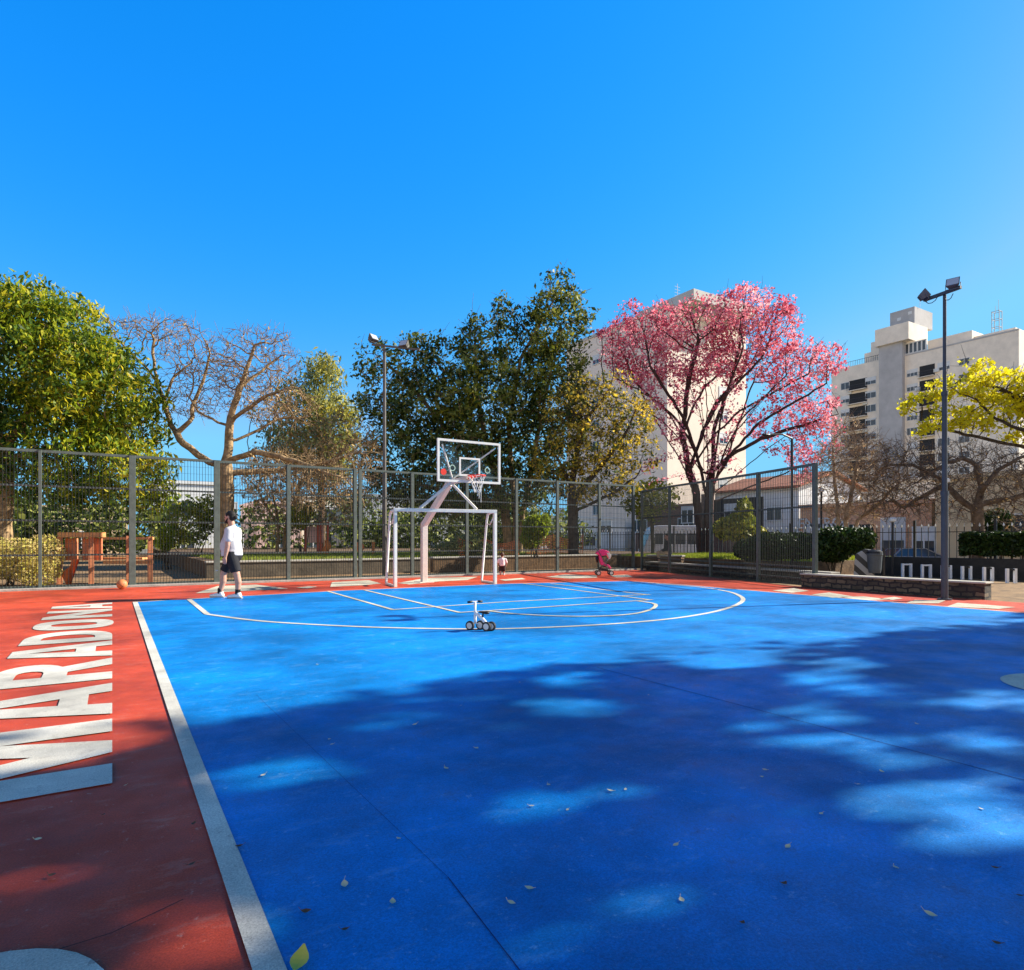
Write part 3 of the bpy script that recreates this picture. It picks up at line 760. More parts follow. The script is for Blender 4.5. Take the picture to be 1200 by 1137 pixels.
# ================================================================== hoops, bin, stair block
M_hoop = mat('white_hoop_paint', (.80,.82,.84), .5, .1)
hoops = [(1062.5,660.5,676.5),(1085.5,661.5,677.5),(1109,662.5,678.5),(1132.5,663.5,679.5),(1158,664.8,681),(1185,666.5,683.5)]
HL = ['leftmost of the white hoops before the dark low wall', 'second white hoop from the left before the dark wall', 'white hoop half hidden behind the tall floodlight pole', 'white hoop just right of the tall floodlight pole', 'second white hoop right of the tall floodlight pole', 'rightmost white hoop near the edge of the photo']
for (px, y0, y1), lab in zip(hoops, HL):
    b = G(px, y1, -.03); dd = (b-Vector((0,0,0))).dot(Vector((SU,CU,0))); h = (y1-y0)/F*dd
    o = thing('white_hoop', lab, 'hoop', b, -YAW, 'white hoops in a row by the dark wall')
    k = 4.7/F*dd
    g = MB(); g.bar((-k,0,0),(-k,0,h),.07,.07); g.build('leg', M_hoop, o, world=False)
    g = MB(); g.bar((k,0,0),(k,0,h),.07,.07); g.build('leg', M_hoop, o, world=False)
    g = MB(); g.bar((-k+.036,0,h-.03),(k-.036,0,h-.03),.06,.05); g.build('top_bar', M_blk if px > 1100 else M_hoop, o, world=False)
b = onX(1025, 18.6); dd = dX(1025, 18.6)
bn = thing('litter_bin', 'grey litter bin hung on a post beside the stair block', 'bin', b, -YAW)
M_bin = mat('grey_bin', (.07,.085,.10), .5, .15, 8)
g = MB(); g.lathe([(.15,.28),(.17,.36),(.20,.78),(.215,.80),(.215,.84),(.19,.84)], (0,0,0), 18); g.build('bin_body', M_bin, bn, world=False)
g = MB(); g.lathe([(.21,.845),(.20,.90),(.12,.94),(.02,.95)], (0,0,0), 18); g.build('lid', M_blk, bn, world=False)
g = MB(); g.bar((.26,0,-.03),(.26,0,1.0),.05,.05); g.build('support_post', M_iron, bn, world=False)
b = onX(1011, 18.9)
def shadow_stripemat():  # stripes are a stair's handrail shadow painted into the colour
    m, nt, bs = _new('handrail_shadow_stripes'); N, L = nt.nodes, nt.links
    tc = N.new('ShaderNodeTexCoord'); wv = N.new('ShaderNodeTexWave'); wv.wave_type = 'BANDS'; wv.bands_direction = 'DIAGONAL'
    wv.inputs['Scale'].default_value = 1.6; L.new(tc.outputs['Object'], wv.inputs['Vector'])
    rp = N.new('ShaderNodeValToRGB'); rp.color_ramp.interpolation = 'CONSTANT'; rp.color_ramp.elements[0].color = (.02,.02,.02,1); rp.color_ramp.elements[1].position = .5; rp.color_ramp.elements[1].color = (.34,.34,.33,1)
    L.new(wv.outputs['Color'], rp.inputs['Fac']); L.new(rp.outputs['Color'], bs.inputs['Base Color']); return m
sb = MB(); sb.prism([(-.25,-.2,-.03),(.3,-.2,-.03),(.28,-.2,.93),(.05,-.2,.96),(-.2,-.2,.80)], (0,.4,0))
sbo = sb.build('shadow_striped_stair', shadow_stripemat(), None, bevel=.02); sbo.location = b; sbo.rotation_euler = (0,0,-YAW-R(29))
tag(sbo, 'block standing in for a stair, its handrail shadow stripes painted on', 'barrier')

# ================================================================== playground
M_or = mat('salmon_painted_wood', (.55,.20,.09), .75, .25, 5, .2); M_or2 = mat('orange_wood', (.62,.28,.10), .75, .25, 5, .2)
b0 = P(64,0,18.2); 
def pg(px, z, dd=18.2): return W((px-CXP)/F*dd, dd, z)
ph = thing('play_house', 'weathered orange wooden play house behind the fence at left', 'play house', pg(120,-.03), 0)
def zz(py, dd=18.2): return EYE+(HZ-py)/F*dd
for px, y0, y1 in ((70,629,690),(107,626,680),(151,628,682),(176,629,672)):
    g = MB(); g.bar(pg(px,-.03), pg(px,zz(y0)), .13, .13); g.build('corner_post', M_or, ph)
for px0, px1, y0, y1 in ((76,90,631,657),(96,119,631,657)):
    g = MB(); g.prism([pg(px0,zz(y1),18.3), pg(px1,zz(y1),18.3), pg(px1,zz(y0),18.3), pg(px0,zz(y0),18.3)], W(0,.06)); g.build('wall_panel', M_or, ph)
g = MB(); g.prism([pg(71,zz(672),18.0), pg(80,zz(690),18.0), pg(76,zz(692),18.0), pg(84,zz(655),18.0), pg(92,zz(655),18.0)], W(0,.05)); g.build('slide', mat('red_slide', (.6,.14,.05), .5), ph)
g = MB(); g.bar(pg(70,zz(627)), pg(122,zz(627)), .2, .14); g.bar(pg(122,zz(631)), pg(180,zz(631)), .10, .07); g.build('roof_beam', M_or2, ph)
g = MB(); g.bar(pg(122,zz(659)), pg(178,zz(659)), .12, .10); g.bar(pg(122,zz(655),18.8), pg(172,zz(655),18.8), .5, .06); g.build('deck', M_or2, ph)
# play frame
def pf(px, py, dd=30): return P(px, py, dd)
fr = thing('play_structure', 'yellow and orange play frame on the terrace left of the goal', 'play frame', pf(430,652.5))
g = MB(); g.bar(pf(423,634), pf(439,634), .10, .10); g.bar(pf(424,634), pf(424,652), .09, .09); g.build('frame', mat('yellow_paint', (.75,.62,.25), .5), fr)
g = MB(); g.bar(pf(437.5,635), pf(437.5,652.5), .10, .10); g.build('upright', mat('orange_paint', (.65,.2,.05), .5), fr)
g = MB(); g.lathe([(.24,-.04),(.24,.04)], pf(421,641), 16, Matrix.Rotation(-YAW, 3, 'Z') @ Matrix.Rotation(R(90), 3, 'X')); g.build('disc', mat('orange_paint', (.65,.2,.05)), fr)
tw = thing('climbing_tower', 'red and orange climbing tower with pink panels on the terrace', 'climbing frame', pf(372,652.5))
g = MB(); g.prism([pf(357,636),pf(378,636),pf(378,617),pf(357,617)], W(0,.1)); g.build('panel', mat('pale_pink_panel', (.75,.48,.42), .7), tw)
for px in (358,372.5,376,384):
    g = MB(); g.bar(pf(px,654), pf(px,612), .10, .10); g.build('upright', mat('red_paint', (.55,.12,.06), .5), tw)
g = MB(); g.tube([pf(383,633), pf(385,640), pf(380,646), pf(385,652)], [.1,.16,.18,.1], 8); g.build('spiral_slide', mat('orange_paint', (.65,.2,.05)), tw, smooth=True)

# orange safety netting on the terrace
M_onet = mat('orange_plastic_net', (.95,.24,.07), .6, .2, 10)
def safety_net(label, pts, h, z0, seed):
    rng = random.Random(seed)
    root = thing('safety_netting', label, 'netting', (*pts[0], z0))
    g = MB(); gp = MB()
    for i in range(len(pts)-1):
        a = Vector((*pts[i], z0)); b = Vector((*pts[i+1], z0)); L = (b-a).length; n = int(L/.09)
        gp.tube([a, a+Vector((rng.uniform(-.1,.1),0,h+.12))], .02, 5)
        def sag(t): return .22*math.sin(math.pi*t)*(1 if i % 2 else .6)
        for j in range(n+1):
            t = j/n; p = a+(b-a)*t; g.bar(p+Vector((0,.0,.02)), p+Vector((rng.uniform(-.03,.03),.0,h-sag(t))), .022, .006)
        for k in range(9):
            zf = k/8; prev = None
            for j in range(0, n+1, 3):
                t = j/n; p = a+(b-a)*t+Vector((0,.004,.02+zf*(h-sag(t)-.02)))
                if prev is not None: g.bar(prev, p, .022, .026)
                prev = p
    g.build('net_sheet', M_onet, root); gp.build('stakes', mat('rusty_stake', (.2,.1,.06), .8), root)
safety_net('sagging orange safety netting on the terrace left of the pink stroller', [(12.2,23.6),(13.6,23.9),(15.0,23.4)], .75, .51, 1)
safety_net('upright orange safety netting on the terrace behind the pink stroller', [(15.4,23.5),(17.0,23.6),(18.6,23.5)], .95, .51, 2)
def pile(name, label, c, n, seed, m, rr=(.1,.35)):
    rng = random.Random(seed); g = MB()
    for i in range(n):
        a = Vector(c)+Vector((rng.uniform(-.9,.9), rng.uniform(-.3,.3), rng.uniform(.03,.35)))
        b = a+Vector((rng.uniform(-.6,.6), rng.uniform(-.3,.3), rng.uniform(-.15,.25)))
        g.bar(a, b, rng.uniform(.05,.12), rng.uniform(.02,.05))
    o = g.build(name, m); tag(o, label, 'timber pile')
pile('timber_pile', 'heap of brown boards lying beside the sagging orange netting', (13.6,24.3,.5), 26, 5, mat('raw_board', (.55,.34,.2), .85, .3, 6))

# ================================================================== fallen leaves on the court
M_fl = leafmat('fallen_leaf_tan', [(.60,.47,.22),(.72,.62,.38),(.45,.28,.13)], .1); M_fl2 = leafmat('fallen_leaf_brown', [(.10,.05,.03),(.16,.09,.05)], .1)
M_fly = leafmat('fallen_leaf_yellow', [(.55,.48,.06),(.62,.55,.10)], .1)
def leafmesh(sz, curl):
    g = MB(); L = sz; wv = sz*.32; n = 6
    for i in range(n+1):
        t = i/n; x = (t-.5)*L; ww = wv*math.sin(math.pi*min(.97, max(.03, t))**.9)
        z = .012+curl*((t-.5)**2)*L*2
        g.v += [Vector((x,-ww,z+curl*ww*.8)), Vector((x,0,z)), Vector((x,ww,z+curl*ww*.8))]
    for i in range(n):
        for k in (0,1): g.f.append((i*3+k, i*3+k+1, i*3+3+k+1, i*3+3+k))
    g.tube([(-L*.5,0,.014+curl*L*.5), (-L*.75,.01,.02+curl*L*.8)], .0018, 4)
    return g
LV_ = [(308,911),(386,868),(389,874),(486,851),(467,985),(404,1040),(359,1072),(405,1093),(620,1044),(599,1061),(623,947),(665,951),(558,879),(523,903),(643,922),
 (893,912),(1033,906),(1006,921),(962,956),(792,993),(923,995),(919,1039),(799,1058),(1050,1020),(1166,1020),(1168,1109),(1150,950),(1074,850),(896,904),(715,929),(733,927),(609,801),(540,828),(372,780),
 (121,957),(45,986),(227,968),(225,1016),(62,1029),(147,922),(760,816),(1195,1053),(460,1060),(1090,1075),(870,1085),(280,995)]
protos = [leafmesh(.07,.25).build('fallen_leaf', M_fl), leafmesh(.06,.4).build('fallen_leaf', M_fl2), leafmesh(.05,.1).build('fallen_leaf', M_fl)]
rng = random.Random(3)
for i, (px, py) in enumerate(LV_):
    k = (1 if py > 950 and rng.random() < .45 else (0 if rng.random() < .6 else 2))
    o = protos[k] if protos[k].get('used') is None else protos[k].copy()
    if protos[k].get('used') is None: protos[k]['used'] = 1
    else: COL.objects.link(o)
    p = G(px, py); o.location = (p.x, p.y, .004); o.rotation_euler = (rng.uniform(-.15,.15), rng.uniform(-.15,.15), rng.uniform(0,6.28)); s_ = rng.uniform(.34,.6); o.scale = (s_,s_,s_)
    tag(o, 'small dry fallen leaf lying on the painted court', 'leaf', 'fallen leaves scattered over the court')
for q in protos: del q['used']
o = leafmesh(.085,.3).build('fallen_leaf', M_fly); p = G(352,1131); o.location = (p.x,p.y,.006); o.rotation_euler = (0,-.3,1.0)
tag(o, 'largest bright yellow leaf at the bottom beside the white sideline', 'leaf', 'fallen leaves scattered over the court')
# ================================================================== people (local frame: x right in view, y away, z up)
M_skin = mat('skin', (.46,.25,.17), .55, .08, 20); M_skin2 = mat('child_skin', (.5,.28,.2), .55, .08, 20)
M_shirt = mat('white_cotton', (.48,.46,.45), .85, .08, 10, .15); M_short = mat('black_shorts_fabric', (.012,.012,.014), .8, .2, 10, .2)
M_hair = mat('dark_hair', (.012,.009,.007), .7, .2, 40); M_shoe = mat('white_trainer', (.70,.67,.62), .6, .1, 20); M_sock = mat('black_sock', (.012,.012,.012), .9)
M_sole = mat('shoe_sole', (.25,.24,.23), .7); M_eye = mat('eye_dark', (.01,.008,.006), .2)
def hand(g, wrist, d, side, palm, s=1.0):
    """five separate bent fingers; d = direction of the forearm, side = thumb side, palm = direction the palm faces"""
    d = Vector(d).normalized(); side = (Vector(side)-d*Vector(side).dot(d)).normalized(); palm = Vector(palm).normalized()
    w0 = Vector(wrist)
    pc = w0+d*.055*s
    g.cap(w0, w0+d*.04*s, .026*s, .03*s, 10)
    for k in (-1.5,-.5,.5,1.5): g.cap(w0+d*.02*s+side*.012*k*s, w0+d*.095*s+side*.020*k*s, .0145*s, .013*s, 8)
    for k, L in ((1.5,.075),(.5,.086),(-.5,.080),(-1.5,.062)):
        a = w0+d*.095*s+side*.0215*k*s
        b = a+(d*.9+palm*.42).normalized()*L*.48*s; c = b+(d*.6+palm*.8).normalized()*L*.52*s
        g.cap(a, b, .0098*s, .0088*s, 8); g.cap(b, c, .0088*s, .0075*s, 8)
    a = w0+d*.03*s+side*.03*s; b = a+(d*.6+side*.6+palm*.35).normalized()*.045*s; c = b+(d*.9+palm*.3).normalized()*.034*s
    g.cap(a, b, .013*s, .011*s, 8); g.cap(b, c, .011*s, .009*s, 8)
def head(g, c, f, s=1.0):
    """face looks along f"""
    f = Vector(f).normalized(); c = Vector(c); r = f.cross(Vector((0,0,1))).normalized()
    M = Matrix((f, -r, Vector((0,0,1)))).transposed()
    g.ball(c+Vector((0,0,.025*s)), (.098*s,.077*s,.100*s), 16, 12, M)
    g.ball(c+f*.028*s-Vector((0,0,.045*s)), (.070*s,.058*s,.075*s), 14, 10, M)
    g.cap(c+f*.085*s+Vector((0,0,.012*s)), c+f*.108*s-Vector((0,0,.022*s)), .010*s, .016*s, 8)       # nose
    g.ball(c+f*.092*s-Vector((0,0,.055*s)), (.012*s,.024*s,.008*s), 8, 6, M); g.ball(c+f*.090*s-Vector((0,0,.067*s)), (.012*s,.022*s,.009*s), 8, 6, M)
    g.cap(c+f*.085*s+r*.035*s+Vector((0,0,.026*s)), c+f*.085*s-r*.035*s+Vector((0,0,.026*s)), .011*s, .011*s, 6)  # brow
    for k in (-1,1): g.ball(c+r*.078*s*k-f*.012*s, (.022*s,.012*s,.034*s), 8, 6, M)
def eyes(root, body, c, f, s=1.0):
    f = Vector(f).normalized(); r = f.cross(Vector((0,0,1))).normalized(); c = Vector(c)
    for k in (-1,1):
        g = MB(); g.ball(c+f*.082*s+r*.032*s*k+Vector((0,0,.006*s)), .0115*s, 8, 6); g.build('eye', M_eye, root, world=False, smooth=True)

# ---- man in white T-shirt, walking to the left, seen from his left side
mf = G(271,701); dm = mf.dot(Vector((SU,CU,0)))
man = thing('person', 'man in white T-shirt and black shorts walking at the corner of the blue court', 'person', mf, -YAW)
hipz = .93; man.scale = (1.09,1.09,1)
hl, hr_ = Vector((.03,-.09,hipz)), Vector((.03,.09,hipz))          # l = near leg, r = far leg
kn_n, kn_f = Vector((.155,-.10,.50)), Vector((-.20,.10,.51))
an_n, an_f = Vector((.165,-.10,.095)), Vector((-.265,.10,.095))
g = MB()
for h_, k_, a_ in ((hl,kn_n,an_n),(hr_,kn_f,an_f)):
    g.cap(h_, k_, .088, .062, 14)
    mid = k_*.62+a_*.38+Vector((.022,0,0)); g.cap(k_, mid, .060, .062, 12); g.cap(mid, a_, .060, .040, 12)
    g.cap(a_, a_+Vector((-.10,0,-.055)), .042, .034, 10); g.cap(a_+Vector((.03,0,-.04)), a_+Vector((-.15,0,-.065)), .03, .026, 10)
g.ball((.03,0,.98), (.155,.165,.15), 16, 12)
g.cap((.02,0,1.02), (.0,0,1.22), .155, .150, 16)
g.cap((.0,0,1.2), (.02,0,1.38), .150, .13, 16)
g.ball((-.03,0,1.14), (.165,.155,.17), 16, 12)
for k in (-1,1):
    g.cap((.03,.08*k,1.42), (.035,.185*k,1.43), .08, .07, 12)
g.cap((.03,0,1.46), (.0,0,1.62), .062, .058, 12)
shn, shf = Vector((.04,-.205,1.42)), Vector((.03,.205,1.42))
eln, elf = Vector((.045,-.255,1.13)), Vector((.02,.25,1.13))
wrn, wrf = Vector((-.005,-.245,.88)), Vector((-.06,.24,.89))
for a, b, c in ((shn,eln,wrn),(shf,elf,wrf)):
    g.cap(a, b, .056, .043, 12); g.cap(b, b*.6+c*.4, .043, .042, 12); g.cap(b*.6+c*.4, c, .042, .028, 12)
hand(g, wrn, wrn-eln, (-1,0,0), (0,1,0)); hand(g, wrf, wrf-elf, (-1,0,0), (0,-1,0))
hc = Vector((-.022,0,1.715)); hf = Vector((-1,.22,-.10))
head(g, hc, hf, 1.04)
body = g.build('body', M_skin, man, world=False, smooth=True, remesh=.0085, smoothit=3)
eyes(man, body, hc, hf, 1.04)
g = MB()   # shirt
g.cap((.03,0,.985), (.0,0,1.20), .180, .180, 20); g.ball((-.02,0,1.10), (.188,.178,.24), 18, 12); g.cap((.0,0,1.2), (.02,0,1.40), .172, .140, 18)
for k in (-1,1):
    g.cap((.03,.06*k,1.44), (.035,.19*k,1.43), .088, .082, 14)
g.cap(shn+Vector((0,0,.01)), shn*.42+eln*.58, .080, .077, 14); g.cap(shf+Vector((0,0,.01)), shf*.42+elf*.58, .080, .077, 14)
g.cap((.03,0,1.47), (.026,0,1.50), .082, .075, 14)
g.tube([(.015,0,.90),(.01,0,1.02)], [.196,.192], 20)
g.build('t_shirt', M_shirt, man, world=False, smooth=True, remesh=.010, smoothit=4)
g = MB()   # shorts
g.cap((.03,0,.98), (.03,0,.90), .165, .175, 20)
for h_, k_ in ((hl,kn_n),(hr_,kn_f)):
    e = h_*.14+k_*.86; g.tube([h_+Vector((0,0,.06)), h_, h_*.5+k_*.5, e], [.12,.122,.108,.099], 16)
g.build('shorts', M_short, man, world=False, smooth=True, remesh=.011, smoothit=3)
g = MB(); p_ = kn_f+Vector((-.09,-.085,.075)); g.box(p_, (.045,.012,.02), .5); g.build('shorts_logo', M_shirt, man, world=False)
for a_ in (an_n, an_f):
    g = MB(); g.cap(a_+Vector((.004,0,-.03)), a_+Vector((.006,0,.085)), .050, .050, 12); g.build('sock', M_sock, man, world=False, smooth=True)
    g = MB(); b_ = a_+Vector((0,0,-.095))
    g.cap(b_+Vector((.035,0,.055)), b_+Vector((-.03,0,.06)), .052, .053, 12); g.cap(b_+Vector((-.03,0,.058)), b_+Vector((-.17,-.005,.040)), .050, .036, 12)
    g.tube([b_+Vector((.02,0,.06)), b_+Vector((.015,0,.125))], [.056,.050], 12)
    for q_ in g.v: q_.z = max(q_.z, .012)
    so_ = g.build('shoe', M_shoe, man, world=False, smooth=True, remesh=.009, smoothit=2)
    g = MB(); g.prism([(b_.x+.09,b_.y-.04,0),(b_.x+.0,b_.y-.052,0),(b_.x-.15,b_.y-.046,0),(b_.x-.205,b_.y,0),(b_.x-.15,b_.y+.046,0),(b_.x,b_.y+.052,0),(b_.x+.09,b_.y+.04,0)], (0,0,.026)); g.build('sole', M_sole, so_, world=False)
ff = hf.normalized(); rr_ = ff.cross(Vector((0,0,1))).normalized(); MH = Matrix((ff, -rr_, Vector((0,0,1)))).transposed()
g = MB(); g.ball(hc-ff*.012+Vector((0,0,.045)), (.104,.088,.095), 16, 12, MH); g.ball(hc-ff*.055+Vector((0,0,-.005)), (.060,.078,.085), 14, 10, MH)
g.ball(hc-ff*.115+Vector((0,0,-.02)), (.045,.045,.04), 10, 8, MH)
for q_ in g.v:
    if (q_-hc).dot(ff) > .062: q_ -= ff*((q_-hc).dot(ff)-.062)*.9
g.build('hair', M_hair, man, world=False, smooth=True, remesh=.010, smoothit=2)
g = MB(); g.ball(hc+ff*.052-Vector((0,0,.088)), (.056,.058,.042), 12, 8, MH); 
for k in (-1,1): g.cap(hc+ff*.04+rr_*k*.060-Vector((0,0,.075)), hc+ff*.0+rr_*k*.074-Vector((0,0,.02)), .018, .012, 8)
g.build('beard', M_hair, man, world=False, smooth=True, remesh=.009, smoothit=2)

# ---- toddler seen from behind, near the fence
tf = G(588.5,674.2)
kid = thing('person', 'small toddler in white top and dark trousers standing by the fence right of the goal', 'person', tf, -YAW)
g = MB()
for k in (-1,1):
    g.cap((.055*k,0,.36), (.060*k,-.02*k,.20), .058, .045, 10); g.cap((.060*k,-.02*k,.20), (.062*k,.02*k,.05), .042, .032, 10); g.cap((.062*k,.02*k,.035), (.066*k,.075,.028), .03, .026, 8)
g.cap((0,0,.38), (0,.0,.52), .092, .088, 12); g.cap((0,0,.58), (0,0,.64), .035, .035, 8)
for k in (-1,1):
    g.cap((.07*k,0,.55), (.115*k,0,.545), .04, .036, 8); a=Vector((.12*k,0,.54)); b=Vector((.155*k,.02,.43)); c=Vector((.14*k,.06,.34)); g.cap(a,b,.034,.028,8); g.cap(b,c,.028,.02,8); hand(g, c, c-b, (-k*.3,1,0), (-k,0,0), .52)
head(g, (0,.01,.70), (.1,1,-.1), .80)
kb = g.build('body', M_skin2, kid, world=False, smooth=True, remesh=.008, smoothit=2)
eyes(kid, kb, (0,.01,.70), (.1,1,-.1), .80)
g = MB(); g.cap((0,0,.37), (0,0,.52), .108, .10, 14)
for k in (-1,1): g.cap((.05*k,0,.555), (.12*k,0,.54), .052, .046, 10); g.cap((.12*k,0,.54), (.15*k,.015,.45), .045, .04, 10)
g.build('top', mat('pinkish_white_cotton', (.75,.64,.62), .85), kid, world=False, smooth=True, remesh=.009, smoothit=2)
g = MB(); g.cap((0,0,.37), (0,0,.35), .100, .10, 14)
for k in (-1,1): g.tube([(.052*k,0,.37),(.06*k,-.02*k,.20),(.06*k,.0,.14)], [.07,.058,.055], 12)
g.build('trousers', mat('dark_brown_fabric', (.035,.02,.018), .85), kid, world=False, smooth=True, remesh=.009, smoothit=2)
g = MB(); g.ball((0,-.012,.725), (.072,.085,.082), 12, 10); g.build('hair', mat('brown_hair', (.09,.045,.025), .7), kid, world=False, smooth=True)
for k in (-1,1):
    g = MB(); g.cap((.062*k,.0,.03), (.066*k,.075,.026), .034, .03, 8)
    for q_ in g.v: q_.z = max(q_.z, 0)
    g.build('shoe', M_shoe, kid, world=False, smooth=True)

# ---- person sitting on the low wall behind the side fence, seen from the side, facing left
d_s = 26.6; pw = P(782,0,d_s); sz_ = EYE+(HZ-661.5)/F*d_s
wall_thing('bench_wall', 'short pale topped bench wall with a person sitting on it', 'bench', W((760-CXP)/F*27,27.0).xy, W((800-CXP)/F*26.2,26.2).xy, EYE+(HZ-650.5)/F*d_s+.03, .4, M_earth, z0=-.03)
seat = EYE+(HZ-650.5)/F*d_s+.0
sit = thing('person', 'person in dark top sitting on the bench wall behind the side fence', 'person', (pw.x,pw.y,-.03), -YAW)
g = MB(); S0 = seat+.03
hip = Vector((.04,0,S0+.10))
for k, kx, fx in ((-1,-.40,-.34),(1,-.36,-.26)):
    kn = Vector((kx,.10*k,S0+.11)); an = Vector((fx,.10*k,.10)); g.cap(hip+Vector((0,.09*k,0)), kn, .085, .062, 12); g.cap(kn, an, .058, .04, 12); g.cap(an+Vector((0,0,-.05)), an+Vector((-.15,0,-.065)), .036, .03, 10)
g.cap(hip, hip+Vector((.0,0,.2)), .15, .145, 14); g.cap(hip+Vector((0,0,.2)), hip+Vector((-.02,0,.38)), .145, .13, 14)
for k in (-1,1):
    s_ = hip+Vector((-.02,.19*k,.40)); e_ = hip+Vector((-.10,.23*k,.14)); w_ = hip+Vector((-.30,.12*k,.06)); g.cap(hip+Vector((-.02,.07*k,.42)), s_, .07, .06, 10); g.cap(s_, e_, .05, .04, 10); g.cap(e_, w_, .04, .027, 10); hand(g, w_, w_-e_, (0,-k,.3), (0,0,-1))
g.cap(hip+Vector((-.02,0,.44)), hip+Vector((-.04,0,.60)), .058, .055, 10)
hcs = hip+Vector((-.06,0,.68)); head(g, hcs, (-1,-.1,-.2))
sb_ = g.build('body', M_skin, sit, world=False, smooth=True, remesh=.011, smoothit=2); eyes(sit, sb_, hcs, (-1,-.1,-.2))
g = MB(); g.cap(hip, hip+Vector((0,0,.2)), .168, .162, 16); g.cap(hip+Vector((0,0,.2)), hip+Vector((-.02,0,.39)), .162, .142, 16)
for k in (-1,1):
    s_ = hip+Vector((-.02,.19*k,.40)); e_ = hip+Vector((-.10,.23*k,.14)); w_ = hip+Vector((-.26,.14*k,.07)); g.cap(hip+Vector((-.02,.05*k,.42)), s_, .085, .075, 12); g.cap(s_, e_, .066, .055, 10); g.cap(e_, w_, .053, .042, 10)
g.build('jacket', mat('black_jacket', (.015,.015,.018), .85), sit, world=False, smooth=True, remesh=.012, smoothit=2)
g = MB()
for k, kx, fx in ((-1,-.40,-.34),(1,-.36,-.26)):
    kn = Vector((kx,.10*k,S0+.11)); an = Vector((fx,.10*k,.10)); g.cap(hip+Vector((0,.09*k,-.01)), kn, .098, .075, 12); g.cap(kn, kn*.72+an*.28, .072, .066, 12)
g.build('trousers', mat('tan_trousers', (.50,.36,.22), .85), sit, world=False, smooth=True, remesh=.012, smoothit=2)
g = MB(); g.ball(hcs+Vector((.018,0,.04)), (.10,.086,.088), 14, 10); g.build('hair', M_hair, sit, world=False, smooth=True)
for k, fx in ((-1,-.34),(1,-.26)):
    g = MB(); g.cap((fx+.03,.10*k,.045), (fx-.15,.10*k,.038), .046, .038, 10)
    for q_ in g.v: q_.z = max(q_.z, 0)
    g.build('shoe', M_shoe, sit, world=False, smooth=True)
# ================================================================== trees
LA = np.array(W(1, 0)); DA = np.array(W(0, 1)); ZA = np.array((0, 0, 1.0))
def barkmat(name, c1, c2):
    return mat(name, c1, .9, .3, 5, .8, col2=c2, bscale=24, space='World')
BK_dark = barkmat('dark_bark', (.045,.033,.024), (.12,.09,.06)); BK_grey = barkmat('grey_bark', (.17,.115,.055), (.44,.29,.145))
BK_tan = barkmat('tan_twig_bark', (.30,.19,.11), (.56,.40,.25)); BK_mid = barkmat('mid_brown_bark', (.11,.075,.05), (.30,.21,.14)); BK_brown = barkmat('brown_bark', (.07,.04,.022), (.16,.10,.06)); BK_red = barkmat('dark_reddish_bark', (.04,.018,.014), (.10,.05,.04))

def bl(px, py, rx, ry=None, d=25, rd=None, dd=0.0):
    ry = ry or rx; dep = d+dd
    c = np.array(P(px, py, dep)); k = dep/F
    return (c, rx*k, (rd if rd else (rx+ry)/2*k), ry*k)
def sample(blobs, n, rng, shell=0.0):
    vol = np.array([b[1]*b[2]*b[3] for b in blobs])**.85; pr = vol/vol.sum()
    idx = rng.choice(len(blobs), n, p=pr)
    u_ = rng.normal(size=(n, 3)); u_ /= np.linalg.norm(u_, axis=1)[:, None]
    r = (shell**3 + (1-shell**3)*rng.random(n))**(1/3)
    u_ *= r[:, None]
    C = np.array([b[0] for b in blobs])[idx]; Rr = np.array([[b[1], b[2], b[3]] for b in blobs])[idx]
    q = u_*Rr
    return C + q[:, :1]*LA + q[:, 1:2]*DA + q[:, 2:]*ZA

def colonize(nodes, par, attr, step, dk, iters=140, wander=.15, up=.0, rng=None):
    nodes = [np.array(n) for n in nodes]; par = list(par); grown = [0]*len(nodes)
    A = attr.copy(); N0 = np.array(nodes)
    D = np.linalg.norm(A[:, None]-N0[None], axis=2); near = D.argmin(1); dist = D.min(1)
    for it in range(iters):
        keep = dist > dk
        A, near, dist = A[keep], near[keep], dist[keep]
        if len(A) == 0: break
        uq, inv = np.unique(near, return_inverse=True)
        base = np.array([nodes[i] for i in uq])
        v_ = A-base[inv]; v_ /= np.linalg.norm(v_, axis=1)[:, None]+1e-9
        acc = np.zeros((len(uq), 3)); np.add.at(acc, inv, v_)
        acc /= np.linalg.norm(acc, axis=1)[:, None]+1e-9
        acc += rng.normal(0, wander, acc.shape); acc[:, 2] += up
        acc /= np.linalg.norm(acc, axis=1)[:, None]+1e-9
        new = []; 
        for k, i in enumerate(uq):
            if grown[i] >= 6: continue
            grown[i] += 1; new.append(base[k]+acc[k]*step); par.append(int(i)); grown.append(0)
        if not new:
            break
        st_ = len(nodes); nodes += new; NN = np.array(new)
        Dn = np.linalg.norm(A[:, None]-NN[None], axis=2); m_ = Dn.min(1); am = Dn.argmin(1)
        upd = m_ < dist; near = np.where(upd, st_+am, near); dist = np.where(upd, m_, dist)
        # attractors stuck on saturated nodes
        sat = np.array([grown[i] >= 6 for i in near]); 
        if sat.any():
            A, near, dist = A[~sat], near[~sat], dist[~sat]
            if len(A) == 0: break
    return np.array(nodes), np.array(par)

